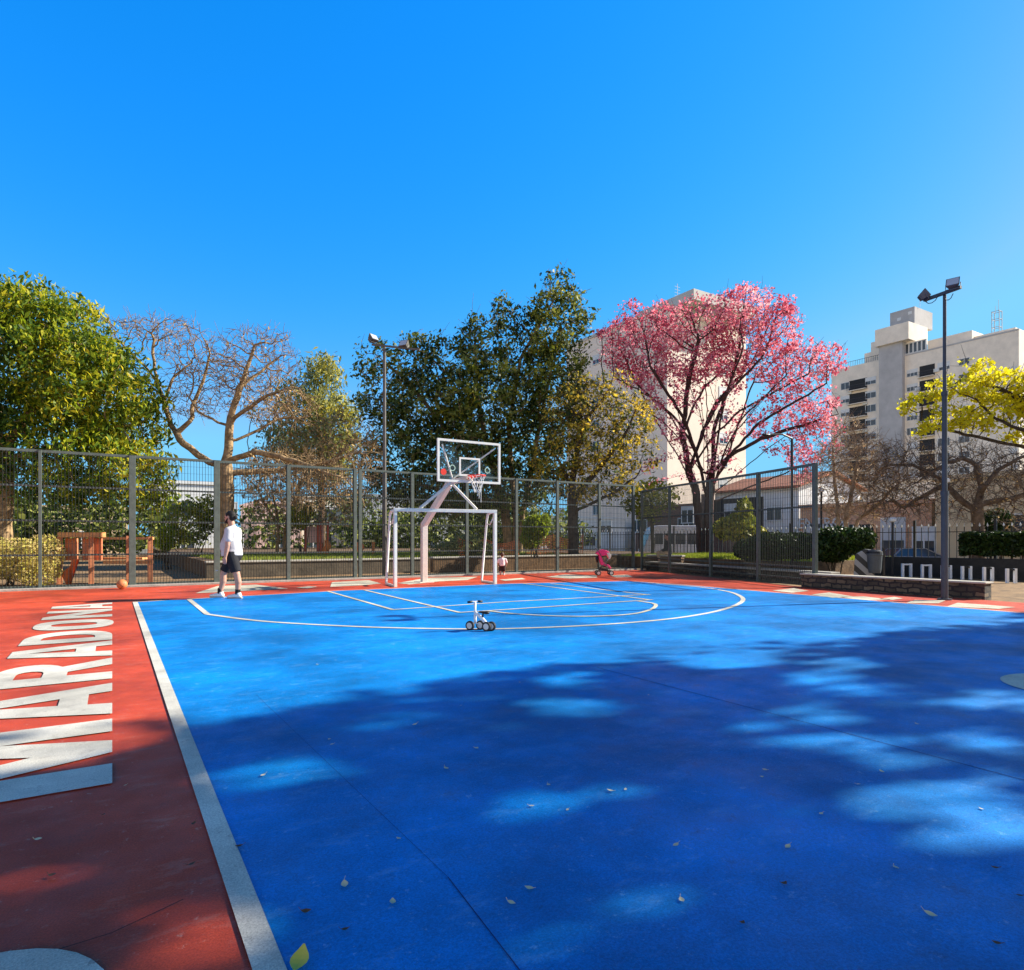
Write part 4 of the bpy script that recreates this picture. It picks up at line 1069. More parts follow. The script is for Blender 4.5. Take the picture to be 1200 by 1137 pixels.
def tree_tubes(nodes, par, rad, nroot=1):
    n = len(nodes); kids = [[] for _ in range(n)]
    for i in range(n):
        if par[i] >= 0: kids[par[i]].append(i)
    d = np.zeros((n, 3)); has = par >= 0
    d[has] = nodes[has]-nodes[par[has]]; d /= np.linalg.norm(d, axis=1)[:, None]+1e-9
    main = np.full(n, -1)
    for i in range(n):
        if kids[i]: main[i] = max(kids[i], key=lambda k: rad[k])
    ax = d.copy()
    for i in range(n):
        if main[i] >= 0: ax[i] = d[main[i]] if par[i] < 0 else d[i]+d[main[i]]
    ax /= np.linalg.norm(ax, axis=1)[:, None]+1e-9
    ref = np.array((.31, .87, .19)); ref /= np.linalg.norm(ref)
    def rings(c, a, r, s):
        x = np.cross(a, ref); x /= np.linalg.norm(x, axis=1)[:, None]+1e-9; y = np.cross(a, x)
        t = np.arange(s)*2*np.pi/s
        return c[:, None]+(x[:, None]*np.cos(t)[None, :, None]+y[:, None]*np.sin(t)[None, :, None])*r[:, None, None]
    E = np.nonzero(has)[0]; p = par[E]; ismain = main[p] == E
    ra = np.where(ismain, rad[p], np.minimum(rad[p], rad[E]*1.25)); aa = np.where(ismain[:, None], ax[p], d[E])
    Vs = []; Fs = []; off = 0
    for lo, hi, s in ((0, .02, 3), (.02, .07, 5), (.07, 9, 9)):
        m_ = (rad[E] >= lo) & (rad[E] < hi)
        if not m_.any(): continue
        e = E[m_]; R0 = rings(nodes[p[m_]], aa[m_], ra[m_], s); R1 = rings(nodes[e], ax[e], rad[e], s); k = len(e)
        V = np.concatenate([R0, R1], 1).reshape(-1, 3)
        b = (np.arange(k)*2*s)[:, None]; j = np.arange(s)[None]; j2 = (j+1) % s
        Q = np.stack([b+j, b+j2, b+s+j2, b+s+j], 2).reshape(-1, 4)+off
        Vs.append(V); Fs.append(Q); off += len(V)
    return np.concatenate(Vs), np.concatenate(Fs)

def leaf_quads(c, size, rng, droop=0.0, asp=.45, flat=0.0, outward=None):
    n = len(c)
    t = rng.normal(size=(n, 3)); t[:, 2] -= droop*1.2
    if outward is not None: t += outward
    t /= np.linalg.norm(t, axis=1)[:, None]+1e-9
    b = rng.normal(size=(n, 3)); b[:, 2] *= (1-flat)
    b -= t*(b*t).sum(1)[:, None]; b /= np.linalg.norm(b, axis=1)[:, None]+1e-9
    L = (size*np.clip(rng.lognormal(-.08, .38, n), .35, 1.8))[:, None]
    V = np.empty((n, 4, 3)); V[:, 0] = c-t*L*.5; V[:, 2] = c+t*L*.5
    m_ = c-t*L*.06; nn = np.cross(t, b)*L*.08
    V[:, 1] = m_+b*L*asp*.5+nn; V[:, 3] = m_-b*L*asp*.5+nn
    return V.reshape(-1, 3), np.arange(n*4).reshape(-1, 4)

def make_tree(name, label, limbs, blobs, leaves=(), bark=None, cat='tree', n_attr=900, step=.35, dk=.5, base_r=.18, tip_r=.008,
              seed=1, wander=.15, up=0.0, twigs=0, twig_len=.35, shell=.0, group=None, attr=None, kindleaf=None, twig_r=None, twig_up=.25):
    rng = np.random.default_rng(seed)
    nodes = []; par = []
    for lp in limbs:
        lp = [np.array(q, dtype=float) for q in lp]
        if nodes:
            N_ = np.array(nodes); prev = int(np.linalg.norm(N_-lp[0], axis=1).argmin())
        else:
            nodes.append(lp[0]); par.append(-1); prev = 0
        for a, b in zip(lp[:-1], lp[1:]):
            k = max(1, int(np.linalg.norm(b-a)/step))
            for j in range(1, k+1):
                q = a+(b-a)*j/k + (rng.normal(0, .02, 3) if j < k else 0)
                nodes.append(q); par.append(prev); prev = len(nodes)-1
    if attr is None: attr = sample(blobs, n_attr, rng, shell)
    nodes, par = colonize(nodes, par, attr, step, dk, wander=wander, up=up, rng=rng)
    n = len(nodes)
    nk = np.zeros(n, int)
    for i in range(1, n): nk[par[i]] += 1
    cnt = np.where(nk == 0, 1.0, 0)
    for i in range(n-1, 0, -1): cnt[par[i]] += cnt[i]
    ex = math.log(base_r/tip_r)/math.log(max(2, cnt[0])); rad = tip_r*cnt**ex
    rootp = nodes[0].copy()
    tipidx = np.nonzero(cnt <= 2)[0]
    tn, tp, tr = [nodes], [par], [rad]; tot = n
    if twigs:
        for i in tipidx:
            d0 = nodes[i]-nodes[par[i]]; d0 /= np.linalg.norm(d0)+1e-9
            for _ in range(twigs):
                a = d0*.8+rng.normal(0, .65, 3); a[2] += twig_up; a /= np.linalg.norm(a); L = twig_len*rng.uniform(.5, 1.3)
                m_ = nodes[i]+a*L*.5; b = m_+(a+rng.normal(0, .35, 3))*L*.5
                tn.append(np.array([m_, b])); tp.append(np.array([i, tot])); r0 = twig_r or tip_r
                tr.append(np.array([r0*.8, r0*.5])); tot += 2
    Na = np.concatenate(tn); Pa = np.concatenate(tp); Ra = np.concatenate(tr)
    root = thing(name, label, cat, tuple(rootp), group=group)
    V, Q = tree_tubes(Na, Pa, Ra)
    tk = quickmesh('trunk', V-rootp, Q, bark or BK_brown, root, smooth=True)
    allc = Na
    for lf in leaves:
        nm = lf.get('name', 'foliage'); per = lf['per']; sp_ = lf['spread']
        src = nodes[cnt <= lf.get('maxcnt', 3)]
        if 'where' in lf: src = src[lf['where'](src)]
        if 'frac' in lf: src = src[rng.random(len(src)) < lf['frac']]
        if len(src) == 0: continue
        dens = np.where(rng.random(len(src)) < .35, rng.uniform(.1, .5, len(src)), rng.uniform(.7, 1.9, len(src)))
        idx = np.repeat(np.arange(len(src)), np.maximum(1, (per*dens).astype(int)))
        o_ = rng.normal(size=(len(idx), 3)); o_ /= np.linalg.norm(o_, axis=1)[:, None]; o_ *= (rng.random(len(idx))**.5)[:, None]*sp_
        o_[:, 2] *= lf.get('zs', .8); o_[:, 2] += lf.get('dz', 0)
        c = src[idx]+o_
        if 'mask' in lf: c = c[lf['mask'](c)]
        ow = None
        if lf.get('outward'): ow = (o_/(np.linalg.norm(o_, axis=1)[:, None]+1e-9))*lf['outward']; 
        V, Q = leaf_quads(c, lf['size'], rng, lf.get('droop', 0), lf.get('asp', .45), lf.get('flat', 0), ow if ow is None or len(ow) == len(c) else None)
        quickmesh(nm, V-rootp, Q, lf['mat'], root)
    return root
def pd(pts, d): return [P(q[0], q[1], d+(q[2] if len(q) > 2 else 0)) for q in pts]
def gbase(px, d, z=-.03): q = P(px, HZ, d); q.z = z; return q

L_mango = leafmat('mango_leaf', [(.03,.07,.010),(.10,.17,.016),(.22,.28,.02)], .42, .4, .5)
L_mangoY = leafmat('mango_sunlit_yellow_leaf', [(.22,.29,.012),(.44,.44,.02),(.62,.50,.03)], .48, .5, .5)  # yellow leaves for the sun side, sunlight partly put into their colour
L_ficus = leafmat('dark_evergreen_leaf', [(.016,.030,.006),(.05,.080,.012),(.13,.16,.02),(.32,.33,.08)], .32, .32, .7)
L_ficusY = leafmat('evergreen_highlight_leaf', [(.16,.18,.012),(.38,.36,.03)], .35, .5)  # bright highlights of the crown put into the leaf colour
L_euc = leafmat('olive_leaf', [(.16,.20,.09),(.28,.30,.11),(.38,.36,.10)], .45, .55, .6)
L_eucY = leafmat('olive_yellow_leaf', [(.42,.38,.04),(.62,.52,.06)], .35)
L_dry = leafmat('dry_brown_leaf', [(.42,.21,.07),(.62,.38,.14),(.70,.52,.24)], .35)
L_yel = leafmat('autumn_yellow_leaf', [(.26,.20,.02),(.66,.46,.04),(.80,.58,.08)], .5, .6, .8)
L_pink = leafmat('pink_blossom', [(.54,.07,.12),(.82,.22,.28),(.92,.50,.51)], .5, .8, .5)
L_ybl = leafmat('yellow_blossom', [(.70,.58,.012),(.84,.74,.02),(.78,.72,.06)], .5, .8)
L_hedge = leafmat('hedge_leaf', [(.010,.022,.006),(.025,.05,.010),(.05,.085,.014)], .2, .4)
L_lime = leafmat('lime_leaf', [(.16,.22,.01),(.34,.40,.02),(.10,.17,.012)], .4, .5)
L_tan = leafmat('tan_shrub_leaf', [(.40,.30,.09),(.62,.48,.18),(.56,.54,.08)], .35)
L_gry = leafmat('green_yellow_leaf', [(.10,.14,.016),(.28,.30,.03),(.50,.44,.05)], .35, .5, .8)

# 1. big mango-like tree at far left
d = 23.5
blobs = [bl(-40,430,120,95,d), bl(35,420,95,88,d), bl(95,455,80,75,d), bl(140,490,58,52,d), bl(-10,370,70,42,d), bl(45,520,110,45,d), bl(120,545,75,38,d,dd=-1), bl(165,530,32,28,d), bl(-90,520,80,60,d), bl(60,570,60,32,d,dd=-1.5), bl(170,575,34,30,d)]
s_cam = np.array(sd)
def lit(c, k0=.0): return None
mid1 = np.array(P(20,470,d))
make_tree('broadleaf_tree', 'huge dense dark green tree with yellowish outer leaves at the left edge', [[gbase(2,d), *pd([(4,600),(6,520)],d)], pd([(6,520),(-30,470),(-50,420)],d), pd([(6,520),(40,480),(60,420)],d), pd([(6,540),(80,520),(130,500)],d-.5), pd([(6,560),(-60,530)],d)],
  blobs, [dict(mat=L_mango, per=34, spread=.6, size=.22, droop=.9, asp=.34, maxcnt=3), dict(name='sunlit_yellow_foliage', mat=L_mangoY, per=36, spread=.6, size=.20, droop=.7, asp=.34, maxcnt=2,
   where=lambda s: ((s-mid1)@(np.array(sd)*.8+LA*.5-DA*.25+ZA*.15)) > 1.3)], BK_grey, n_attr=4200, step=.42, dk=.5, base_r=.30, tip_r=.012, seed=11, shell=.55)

# 2. bare spreading tree
d = 24.5
trunk = [gbase(262,d), *pd([(264,620),(266,575),(265,548)],d)]
limbs = [trunk, pd([(265,550),(240,538,.2),(215,520,-.2),(200,498),(192,470),(184,448),(179,415),(181,398)],d), pd([(265,548),(268,525),(270,490),(280,455),(292,425),(298,405)],d),
 pd([(270,500),(255,495,-.3),(232,482,-.5),(222,465,-.6)],d), pd([(268,520),(295,508,.4),(325,492,.8),(365,488,1)],d), pd([(280,455),(300,440,.5),(318,425,.9)],d), pd([(270,495),(300,472,-.5),(335,455,-.8)],d), pd([(222,500,-.2),(228,470,.5),(240,440,.8),(246,415,.8)],d), pd([(184,445),(160,420,.4),(138,398,.6)],d), pd([(190,470),(160,455,-.5)],d),
 pd([(268,540),(300,530,-.5),(345,540,-.8),(400,560,-1)],d), pd([(268,555),(320,552,.6),(370,545,.8),(420,530,1)],d), pd([(192,470),(205,440,.3),(225,425,.6)],d)]
blobs = [bl(185,386,54,15,d), bl(140,383,24,12,d), bl(235,425,45,30,d), bl(300,400,46,15,d), bl(325,415,25,14,d), bl(275,440,50,30,d), bl(320,440,35,30,d), bl(330,480,50,22,d), bl(395,560,45,35,d), bl(340,560,60,38,d), bl(225,470,30,25,d), bl(420,535,30,25,d)]
make_tree('bare_tree', 'leafless spreading tree with thick grey forked limbs behind the standing man', limbs, blobs,
  [dict(name='dry_foliage', mat=L_dry, per=3, spread=.28, size=.10, maxcnt=1, frac=.3)], BK_grey, n_attr=3000, step=.24, dk=.27, base_r=.27, tip_r=.011, seed=5, wander=.32, twigs=3, twig_len=.40, twig_r=.011)

# 3. olive tree behind
d = 38
blobs = [bl(375,438,24,24,d), bl(372,478,34,32,d), bl(400,500,18,38,d), bl(345,470,30,24,d), bl(385,535,30,35,d), bl(350,520,40,30,d)]
mid3 = np.array(P(372,490,d))
make_tree('olive_green_tree', 'tall olive green tree with yellowish right side behind the bare tree', [[gbase(378,d), *pd([(377,590),(374,520),(374,450)],d)]], blobs,
  [dict(mat=L_euc, per=34, spread=.75, size=.30, droop=.8, asp=.28, maxcnt=4), dict(name='yellow_foliage', mat=L_eucY, per=22, spread=.7, size=.28, droop=.8, asp=.3, maxcnt=3, where=lambda s: ((s-mid3)@(LA*.9-ZA*.25)) > -.6)], BK_brown, n_attr=1300, step=.45, dk=.55, base_r=.2, tip_r=.012, seed=21)

# 4. dry brown tree
d = 30
blobs = [bl(355,540,55,45,d), bl(400,520,40,40,d), bl(320,560,35,40,d), bl(425,540,28,40,d), bl(380,590,60,30,d), bl(310,480,25,22,d), bl(330,600,40,30,d)]
make_tree('dry_tree', 'thin half bare tree with dry brown leaves left of the dark evergreen', [[gbase(325,d), *pd([(326,610),(318,570)],d)], [gbase(330,d), *pd([(338,610),(352,565)],d)], pd([(326,615),(310,590),(300,570)],d), pd([(352,565),(390,540),(410,520)],d)], blobs,
  [dict(name='dry_foliage', mat=L_dry, per=9, spread=.45, size=.15, maxcnt=2, frac=.75), dict(name='green_foliage', mat=L_euc, per=7, spread=.5, size=.16, maxcnt=2, frac=.35)], BK_grey, n_attr=2200, step=.3, dk=.33, base_r=.14, tip_r=.010, seed=8, wander=.25, twigs=2, twig_len=.4)

# 5. large dark evergreen in the middle
d = 33
blobs = [bl(655,345,26,26,d), bl(672,375,20,38,d), bl(640,395,32,50,d), bl(590,385,22,34,d), bl(585,360,9,14,d), bl(560,405,36,32,d), bl(552,372,8,12,d), bl(500,410,30,26,d), bl(490,388,10,12,d), bl(455,420,26,22,d), bl(430,405,12,12,d), bl(445,470,26,45,d), bl(500,480,60,60,d), bl(570,480,70,70,d), bl(640,480,50,65,d), bl(470,545,45,55,d), bl(540,560,75,55,d,dd=-1), bl(610,560,50,50,d), bl(675,450,22,40,d), bl(430,440,14,26,d)]
mid5 = np.array(P(560,470,d))
rngc = np.random.default_rng(77)
def spots(n, d, box, r, seed):
    rr_ = np.random.default_rng(seed); C = np.array([P(rr_.uniform(box[0], box[1]), rr_.uniform(box[2], box[3]), d+rr_.uniform(-4, 0)) for _ in range(n)])
    return lambda s: (np.linalg.norm(s[:, None]-C[None], axis=2).min(1) < r)
make_tree('evergreen_tree', 'massive dark evergreen tree with ragged pointed top behind the basketball hoop', [[gbase(603,d), *pd([(604,610),(600,560),(596,500),(610,420),(650,350)],d)], [gbase(598,d), *pd([(592,600),(575,540),(560,470),(556,390)],d)], [gbase(609,d), *pd([(612,600),(625,540),(640,460),(655,390)],d)], pd([(575,540),(520,500),(480,450),(440,415)],d), pd([(590,590),(530,580),(470,560)],d-1), pd([(560,470),(505,420)],d)],
  blobs, [dict(mat=L_ficus, per=32, spread=.58, size=.205, droop=.3, asp=.5, maxcnt=3), dict(name='sunlit_yellow_foliage', mat=L_ficusY, per=20, spread=.5, size=.20, asp=.45, maxcnt=3, where=spots(30, d, (470,690,345,520), .8, 9))],
  BK_grey, n_attr=4600, step=.42, dk=.5, base_r=.32, tip_r=.012, seed=31, shell=.35, twigs=1, twig_len=.7, twig_up=.5)

# 6. yellow-brown tree
d = 29.5
blobs = [bl(690,470,42,30,d), bl(735,490,34,36,d), bl(700,520,55,35,d), bl(650,545,30,35,d), bl(745,530,26,28,d), bl(690,565,60,25,d), bl(660,490,22,30,d), bl(720,445,22,14,d)]
make_tree('autumn_tree', 'dark stemmed autumn tree with sparse yellow leaves left of the pink tree', [[gbase(672,d,.5), *pd([(671,610),(670,570)],d)], pd([(670,570),(655,540),(643,520)],d), pd([(670,572),(676,530),(690,480)],d), pd([(671,585),(705,545),(735,505),(745,480)],d), pd([(672,600),(715,580),(745,560)],d-.5), pd([(690,490),(715,455)],d)], blobs,
  [dict(mat=L_yel, per=15, spread=.42, size=.15, asp=.5, maxcnt=2, frac=.7), dict(name='green_foliage', mat=L_ficus, per=9, spread=.45, size=.16, asp=.5, maxcnt=2, frac=.5)], BK_dark, n_attr=1900, step=.3, dk=.34, base_r=.25, tip_r=.010, seed=41, wander=.25, twigs=2, twig_len=.4)
d = 31
make_tree('small_tree', 'small rounded tree with yellow green leaves left of the pink tree trunk', [[gbase(765,d,.45), *pd([(764,610),(763,585)],d)]], [bl(763,580,26,20,d), bl(748,590,18,16,d), bl(780,582,16,16,d), bl(757,600,16,14,d)],
  [dict(mat=L_gry, per=24, spread=.42, size=.16, asp=.5, maxcnt=3)], BK_dark, n_attr=420, step=.26, dk=.3, base_r=.09, tip_r=.009, seed=43)

# 7. pink flowering tree
d = 33.5
blobs = [bl(740,400,42,32,d), bl(785,385,48,28,d), bl(835,378,50,30,d), bl(880,362,42,24,d), bl(905,385,34,40,d), bl(870,410,45,35,d), bl(930,430,42,34,d), bl(965,425,24,18,d), bl(720,415,22,20,d), bl(738,358,16,9,d), bl(945,475,34,26,d), bl(955,510,28,34,d), bl(940,545,22,26,d), bl(985,408,10,7,d), bl(870,345,32,10,d), bl(800,430,60,22,d), bl(750,440,34,14,d)]
thin = [bl(870,480,40,40,d), bl(790,470,40,30,d), bl(850,540,30,20,d), bl(760,560,14,22,d), bl(905,500,26,40,d)]
rng7 = np.random.default_rng(5)
attr = np.concatenate([sample(blobs, 4200, rng7, .2), sample(thin, 110, rng7)])
limbs = [[gbase(829,d,.3), *pd([(830,620),(831,595),(834,565)],d)], [gbase(822,d,.3), *pd([(820,615),(816,580),(806,545),(798,500),(792,460)],d)], pd([(834,565),(836,520),(838,470),(826,440)],d), pd([(816,580),(795,535,.6),(770,495,1),(748,455,1.2)],d), pd([(832,590),(825,550,-1),(824,500,-1.2),(820,450,-1.4)],d),
 pd([(834,572),(850,540,.6),(868,490,.9),(885,440,1)],d), pd([(834,580),(865,555,-.6),(900,525,-1),(930,505,-1.2)],d), pd([(836,560),(858,510,-.8),(900,460,-1.2),(930,440,-1.4)],d), pd([(838,500),(856,450,.3),(866,410,.5)],d), pd([(834,590),(880,570,.6),(920,555,.8)],d), pd([(806,545),(780,500,-1),(755,450,-1.3)],d)]
rf = random.Random(12)
for k in range(20):
    bx, by = rf.choice([(834,570),(836,545),(830,590),(816,582),(808,552),(836,530),(800,510),(826,560)])
    tx = 705+285*(k+rf.random())/20; ty = 400+abs(tx-830)*.28+rf.uniform(-10,45); dd_ = rf.uniform(-3.2,3.2)
    mx_ = bx+(tx-bx)*.42; my_ = by+(ty-by)*.62
    limbs.append(pd([(bx,by),(bx+(tx-bx)*.2,by+(ty-by)*.36,dd_*.3),(mx_,my_,dd_*.6),(tx,ty,dd_)],d))
make_tree('pink_flowering_tree', 'tall vase shaped tree covered in pink blossom behind the side fence', limbs, None,
  [dict(name='blossom', mat=L_pink, per=20, spread=.42, size=.125, asp=.8, maxcnt=2, zs=.75, frac=.88)], BK_red, attr=attr, step=.33, dk=.33, base_r=.34, tip_r=.009, seed=51, wander=.12, up=.10, twigs=1, twig_len=.45, twig_up=.4)

# 8/9. bare trees at right
d = 24
blobs = [bl(1000,540,42,34,d), bl(970,560,20,30,d), bl(1035,560,35,30,d), bl(1000,590,40,24,d), bl(990,505,20,16,d)]
make_tree('bare_shrub_tree', 'many stemmed leafless small tree right of the side fence end', [[gbase(984,d), *pd([(982,605),(978,560),(976,530)],d)], [gbase(988,d), *pd([(992,605),(1000,570),(1008,530)],d)], [gbase(990,d), *pd([(1005,610),(1030,590),(1050,570)],d)]], blobs,
  [dict(name='dry_foliage', mat=L_dry, per=3, spread=.25, size=.09, maxcnt=1, frac=.3)], BK_tan, n_attr=2200, step=.2, dk=.2, base_r=.12, tip_r=.009, seed=61, wander=.3, twigs=4, twig_len=.45, twig_r=.007)
d = 23.0
blobs = [bl(1065,560,48,36,d), bl(1120,545,50,30,d), bl(1165,560,50,40,d), bl(1200,590,30,40,d), bl(1045,590,30,25,d), bl(1110,590,45,22,d), bl(1060,530,26,18,d), bl(1225,560,40,40,d)]
make_tree('bare_tree', 'dark leafless tree with arching branches behind the right floodlight pole', [[gbase(1146,d), *pd([(1146,610),(1146,592),(1150,570)],d)], pd([(1150,572),(1144,545),(1128,537),(1110,542),(1085,560)],d), pd([(1146,600),(1125,585,.4),(1100,560,.8),(1070,545,1),(1040,545,1)],d), pd([(1150,575),(1170,550),(1200,535)],d-.4), pd([(1148,590),(1185,585),(1215,575)],d), pd([(1110,566),(1085,580),(1060,595)],d+.5)], blobs,
  [dict(name='dry_foliage', mat=L_dry, per=3, spread=.25, size=.10, maxcnt=1, frac=.35)], BK_mid, n_attr=3000, step=.21, dk=.22, base_r=.20, tip_r=.009, seed=62, wander=.3, twigs=3, twig_len=.45, twig_r=.007)
# 10. yellow flowering tree, trunk outside the frame
d = 24.0
blobs = [bl(1085,475,24,18,d), bl(1120,455,34,18,d), bl(1160,448,34,22,d), bl(1200,460,40,26,d), bl(1110,490,32,16,d), bl(1160,480,40,20,d), bl(1225,480,40,40,d), bl(1150,428,12,8,d), bl(1080,505,12,10,d), bl(1140,420,10,8,d), bl(1270,450,45,45,d)]
make_tree('yellow_flowering_tree', 'tree with bright yellow blossom reaching in from the right edge', [[gbase(1300,d), *pd([(1298,600),(1285,540),(1270,500)],d)], pd([(1275,515),(1235,515),(1195,503),(1165,490),(1150,475)],d-.3), pd([(1270,500),(1220,480),(1170,455),(1135,445)],d+.3), pd([(1275,510),(1230,530),(1170,518),(1115,505),(1080,500)],d+.6), pd([(1270,500),(1260,450)],d)], blobs,
  [dict(name='blossom', mat=L_ybl, per=21, spread=.36, size=.15, asp=.7, maxcnt=2, zs=.6, frac=.85)], BK_dark, n_attr=1700, step=.26, dk=.27, base_r=.22, tip_r=.010, seed=71, wander=.22, up=.05, twigs=1, twig_len=.4)

# ---- hedges and shrubs
def shrub(name, label, d, blobs, base_px, m, n, size, seed, asp=.5, z0=-.03, shell=.55, cat='shrub', stems=6):
    rng = np.random.default_rng(seed); c = sample(blobs, n, rng, shell); c[:, 2] = np.maximum(c[:, 2], z0+.03)
    b0 = gbase(base_px, d, z0); root = thing(name, label, cat, b0)
    V, Q = leaf_quads(c, size, rng, .1, asp); quickmesh('foliage', V-np.array(b0), Q, m, root)
    g = MB()
    for i in range(stems):
        t_ = Vector(c[int(rng.integers(0, n))]); s0 = b0+Vector((rng.normal(0,.12), rng.normal(0,.12), 0)); g.tube([s0, s0*.55+t_*.45+Vector((0,0,.1)), t_], [.025,.018,.006], 5)
    g.build('stems', BK_dark, root); return root
shrub('hedge', 'clipped dark hedge seen through the side fence', 20.5, [bl(905,640,32,17,20.5,rd=.7), bl(935,640,30,16,20.5,rd=.7), bl(880,644,20,14,20.5,rd=.6)], 912, L_hedge, 9000, .11, 1, cat='hedge', z0=.0)
shrub('hedge', 'rounded dark hedge directly right of the fence end post', 19.8, [bl(985,634,38,17,19.8,rd=.7), bl(965,640,20,18,19.8,rd=.7), bl(1008,632,16,14,19.8,rd=.6), bl(975,650,20,10,19.8,rd=.5)], 978, L_hedge, 9500, .11, 2, cat='hedge')
def boxhedge(label, px0, px1, y0, y1, d, seed):
    rng = np.random.default_rng(seed); a = P(px0, HZ, d); b = P(px1, HZ, d-1.2); z0 = EYE+(HZ-y1)/F*d; z1 = EYE+(HZ-y0)/F*d
    n = 15000; s = rng.random((n, 3)); f = rng.integers(0, 4, n)
    s[:, 2] = np.where(f == 0, 1+rng.normal(0, .03, n), s[:, 2]); s[:, 1] = np.where(f == 1, 0+rng.normal(0, .05, n), s[:, 1]); s[:, 0] = np.where(f == 2, rng.normal(0, .01, n), s[:, 0])
    A_ = np.array(a); B_ = np.array(b); dv = (B_-A_); nrm = np.array((-dv[1], dv[0], 0)); nrm /= np.linalg.norm(nrm)
    c = A_+s[:, :1]*dv+s[:, 1:2]*nrm*1.0; c[:, 2] = z0+s[:, 2]*(z1-z0); c[:, 2] += .03*np.sin(s[:, 0]*21)
    mid = (a+b)/2; mid.z = -.03
    root = thing('hedge', label, 'hedge', mid); V, Q = leaf_quads(c, .10, rng, 0, .55); quickmesh('foliage', V-np.array(mid), Q, L_hedge, root)
    g = MB()
    for i in range(9):
        p = a+(b-a)*((i+.5)/9)+Vector((0,0,0)); p.z = -.03; q = p.copy(); q.z = z0+.25; g.tube([p, (p+q)/2+Vector((.06,.04,0)), q], [.05,.04,.03], 6)
    g.build('stems', BK_dark, root)
boxhedge('flat topped trimmed hedge with sunlit green top at the right edge', 1131, 1245, 626, 651, 21.2, 7)
shrub('shrub', 'bright lime green shrub behind the fence right of the hoop', 25.5, [bl(628,618,17,15,25.5), bl(622,632,13,12,25.5), bl(637,612,9,9,25.5)], 627, L_lime, 3000, .14, 4, z0=.5)
shrub('shrub', 'broad leaved green shrub at the pink tree trunk seen through the fence', 26, [bl(868,618,20,18,26), bl(872,598,9,14,26), bl(850,620,14,14,26), bl(885,630,14,16,26)], 866, L_gry, 2200, .20, 5, z0=.0)
shrub('shrub', 'dry yellowish small leaved shrub in front of the play house at far left', 17.6, [bl(15,655,34,26,17.6,rd=.9), bl(50,650,20,24,17.6,rd=.7), bl(-25,655,40,26,17.6,rd=.9), bl(45,672,22,16,17.6,rd=.7)], 20, L_tan, 11000, .075, 6)
shrub('shrub', 'small bright green shrub left of the standing man beyond the fence', 27, [bl(195,627,8,13,27), bl(193,640,7,8,27)], 195, L_lime, 900, .12, 8)
shrub('shrub', 'yellow green bush behind the fence between the bare tree trunk and the lamp pole', 29, [bl(352,605,12,16,29), bl(362,598,8,9,29)], 353, L_gry, 1200, .14, 9)
shrub('shrub', 'grey green bush by the terrace wall behind the goal', 27, [bl(545,640,22,14,27), bl(520,645,16,9,27), bl(565,645,16,10,27)], 545, L_euc, 2600, .13, 10, z0=.5)
shrub('shrub', 'leafy brown yellow bush beneath the bare tree at left', 30, [bl(222,612,26,26,30), bl(245,600,14,22,30), bl(205,628,14,12,30)], 225, L_gry, 3000, .16, 12)
shrub('shrub', 'dark arched shrub in front of the tan house at right', 27.5, [bl(1168,610,18,14,27.5), bl(1170,624,16,12,27.5)], 1168, L_hedge, 2600, .13, 13)

# ---- tall trees to the right of the view that shade the near court; crown gaps and edge are cut to shape the sun patches
SH = sd.xy/sd.z
GAPS = [((960,858),.45,.52,.95),((1112,955),.42,.36,.95),((1142,872),.24,.2,.9),((852,774),.62,.34,.95),((985,778),.42,.26,.95),((962,794),.40,.26,.95),((665,798),.36,.25,.95),((675,829),.30,.22,.95),((332,906),.34,.24,.95),
 ((600,955),.36,.20,.8),((690,930),.28,.18,.75),((690,1085),.28,.17,.8),((620,1110),.2,.14,.7),((830,1060),.28,.2,.55),((960,1085),.26,.18,.5),((320,829),.5,.14,.95),((760,752),.5,.2,.9),((1000,740),.9,.25,.9),((900,749),.5,.2,.9),
 ((30,1040),.2,.2,.85),((215,1085),.18,.14,.85),((50,882),.55,.36,.9),((262,1112),.2,.13,.9),((1180,820),.5,.3,.8),((1040,812),.3,.25,.5),((430,848),.35,.16,.6),((560,885),.25,.14,.5),((150,925),.15,.1,.7)]
GP = [(np.array(G(*c)), a, b, k) for c, a, b, k in GAPS]
EDGE = [G(*q) for q in ((-60,835),(130,838),(220,833),(330,822),(430,811),(520,797),(600,784),(690,772),(760,758),(850,750),(930,742),(1010,733),(1100,722),(1250,716))]
EX = np.array([p.x for p in EDGE]); EY = np.array([p.y for p in EDGE]); _o = np.argsort(EX); EX = EX[_o]; EY = EY[_o]
def crown_mask(c):
    r_ = np.random.default_rng(len(c)); t = c[:, 2]
    sx = c[:, 0]-SH.x*t; sy = c[:, 1]-SH.y*t
    keep = sy < np.interp(sx, EX, EY)+r_.normal(0, .07, len(c))
    for p, a, b, k in GP:
        e = ((sx-p[0])/(a*1.15))**2+((sy-p[1])/(b*1.15))**2
        keep &= ~((e < 1) & (r_.random(len(c)) < k))
    return keep
def shade_tree(label, x, y, blobs, seed, m, per=22):
    w = [(np.array(c, dtype=float), r[0], r[1], r[2]) for c, r in blobs]
    rng = np.random.default_rng(seed)
    limbs = [[(x,y,-.03),(x+.1,y,2.2),(x,y+.1,4.2)]]+[[(x,y+.1,4.2-.2*i), tuple((np.array((x,y,4.2))*.4+w[i][0]*.6)), tuple(w[i][0])] for i in range(len(w))]
    at = sample(w, 1300, rng, .2); at = at[crown_mask(at)]
    make_tree('shade_tree', label, limbs, None, [dict(mat=m, per=per, spread=.75, size=.28, asp=.55, maxcnt=3, droop=.3, mask=crown_mask)], BK_brown, attr=at, step=.48, dk=.6, base_r=.26, tip_r=.009, seed=seed)
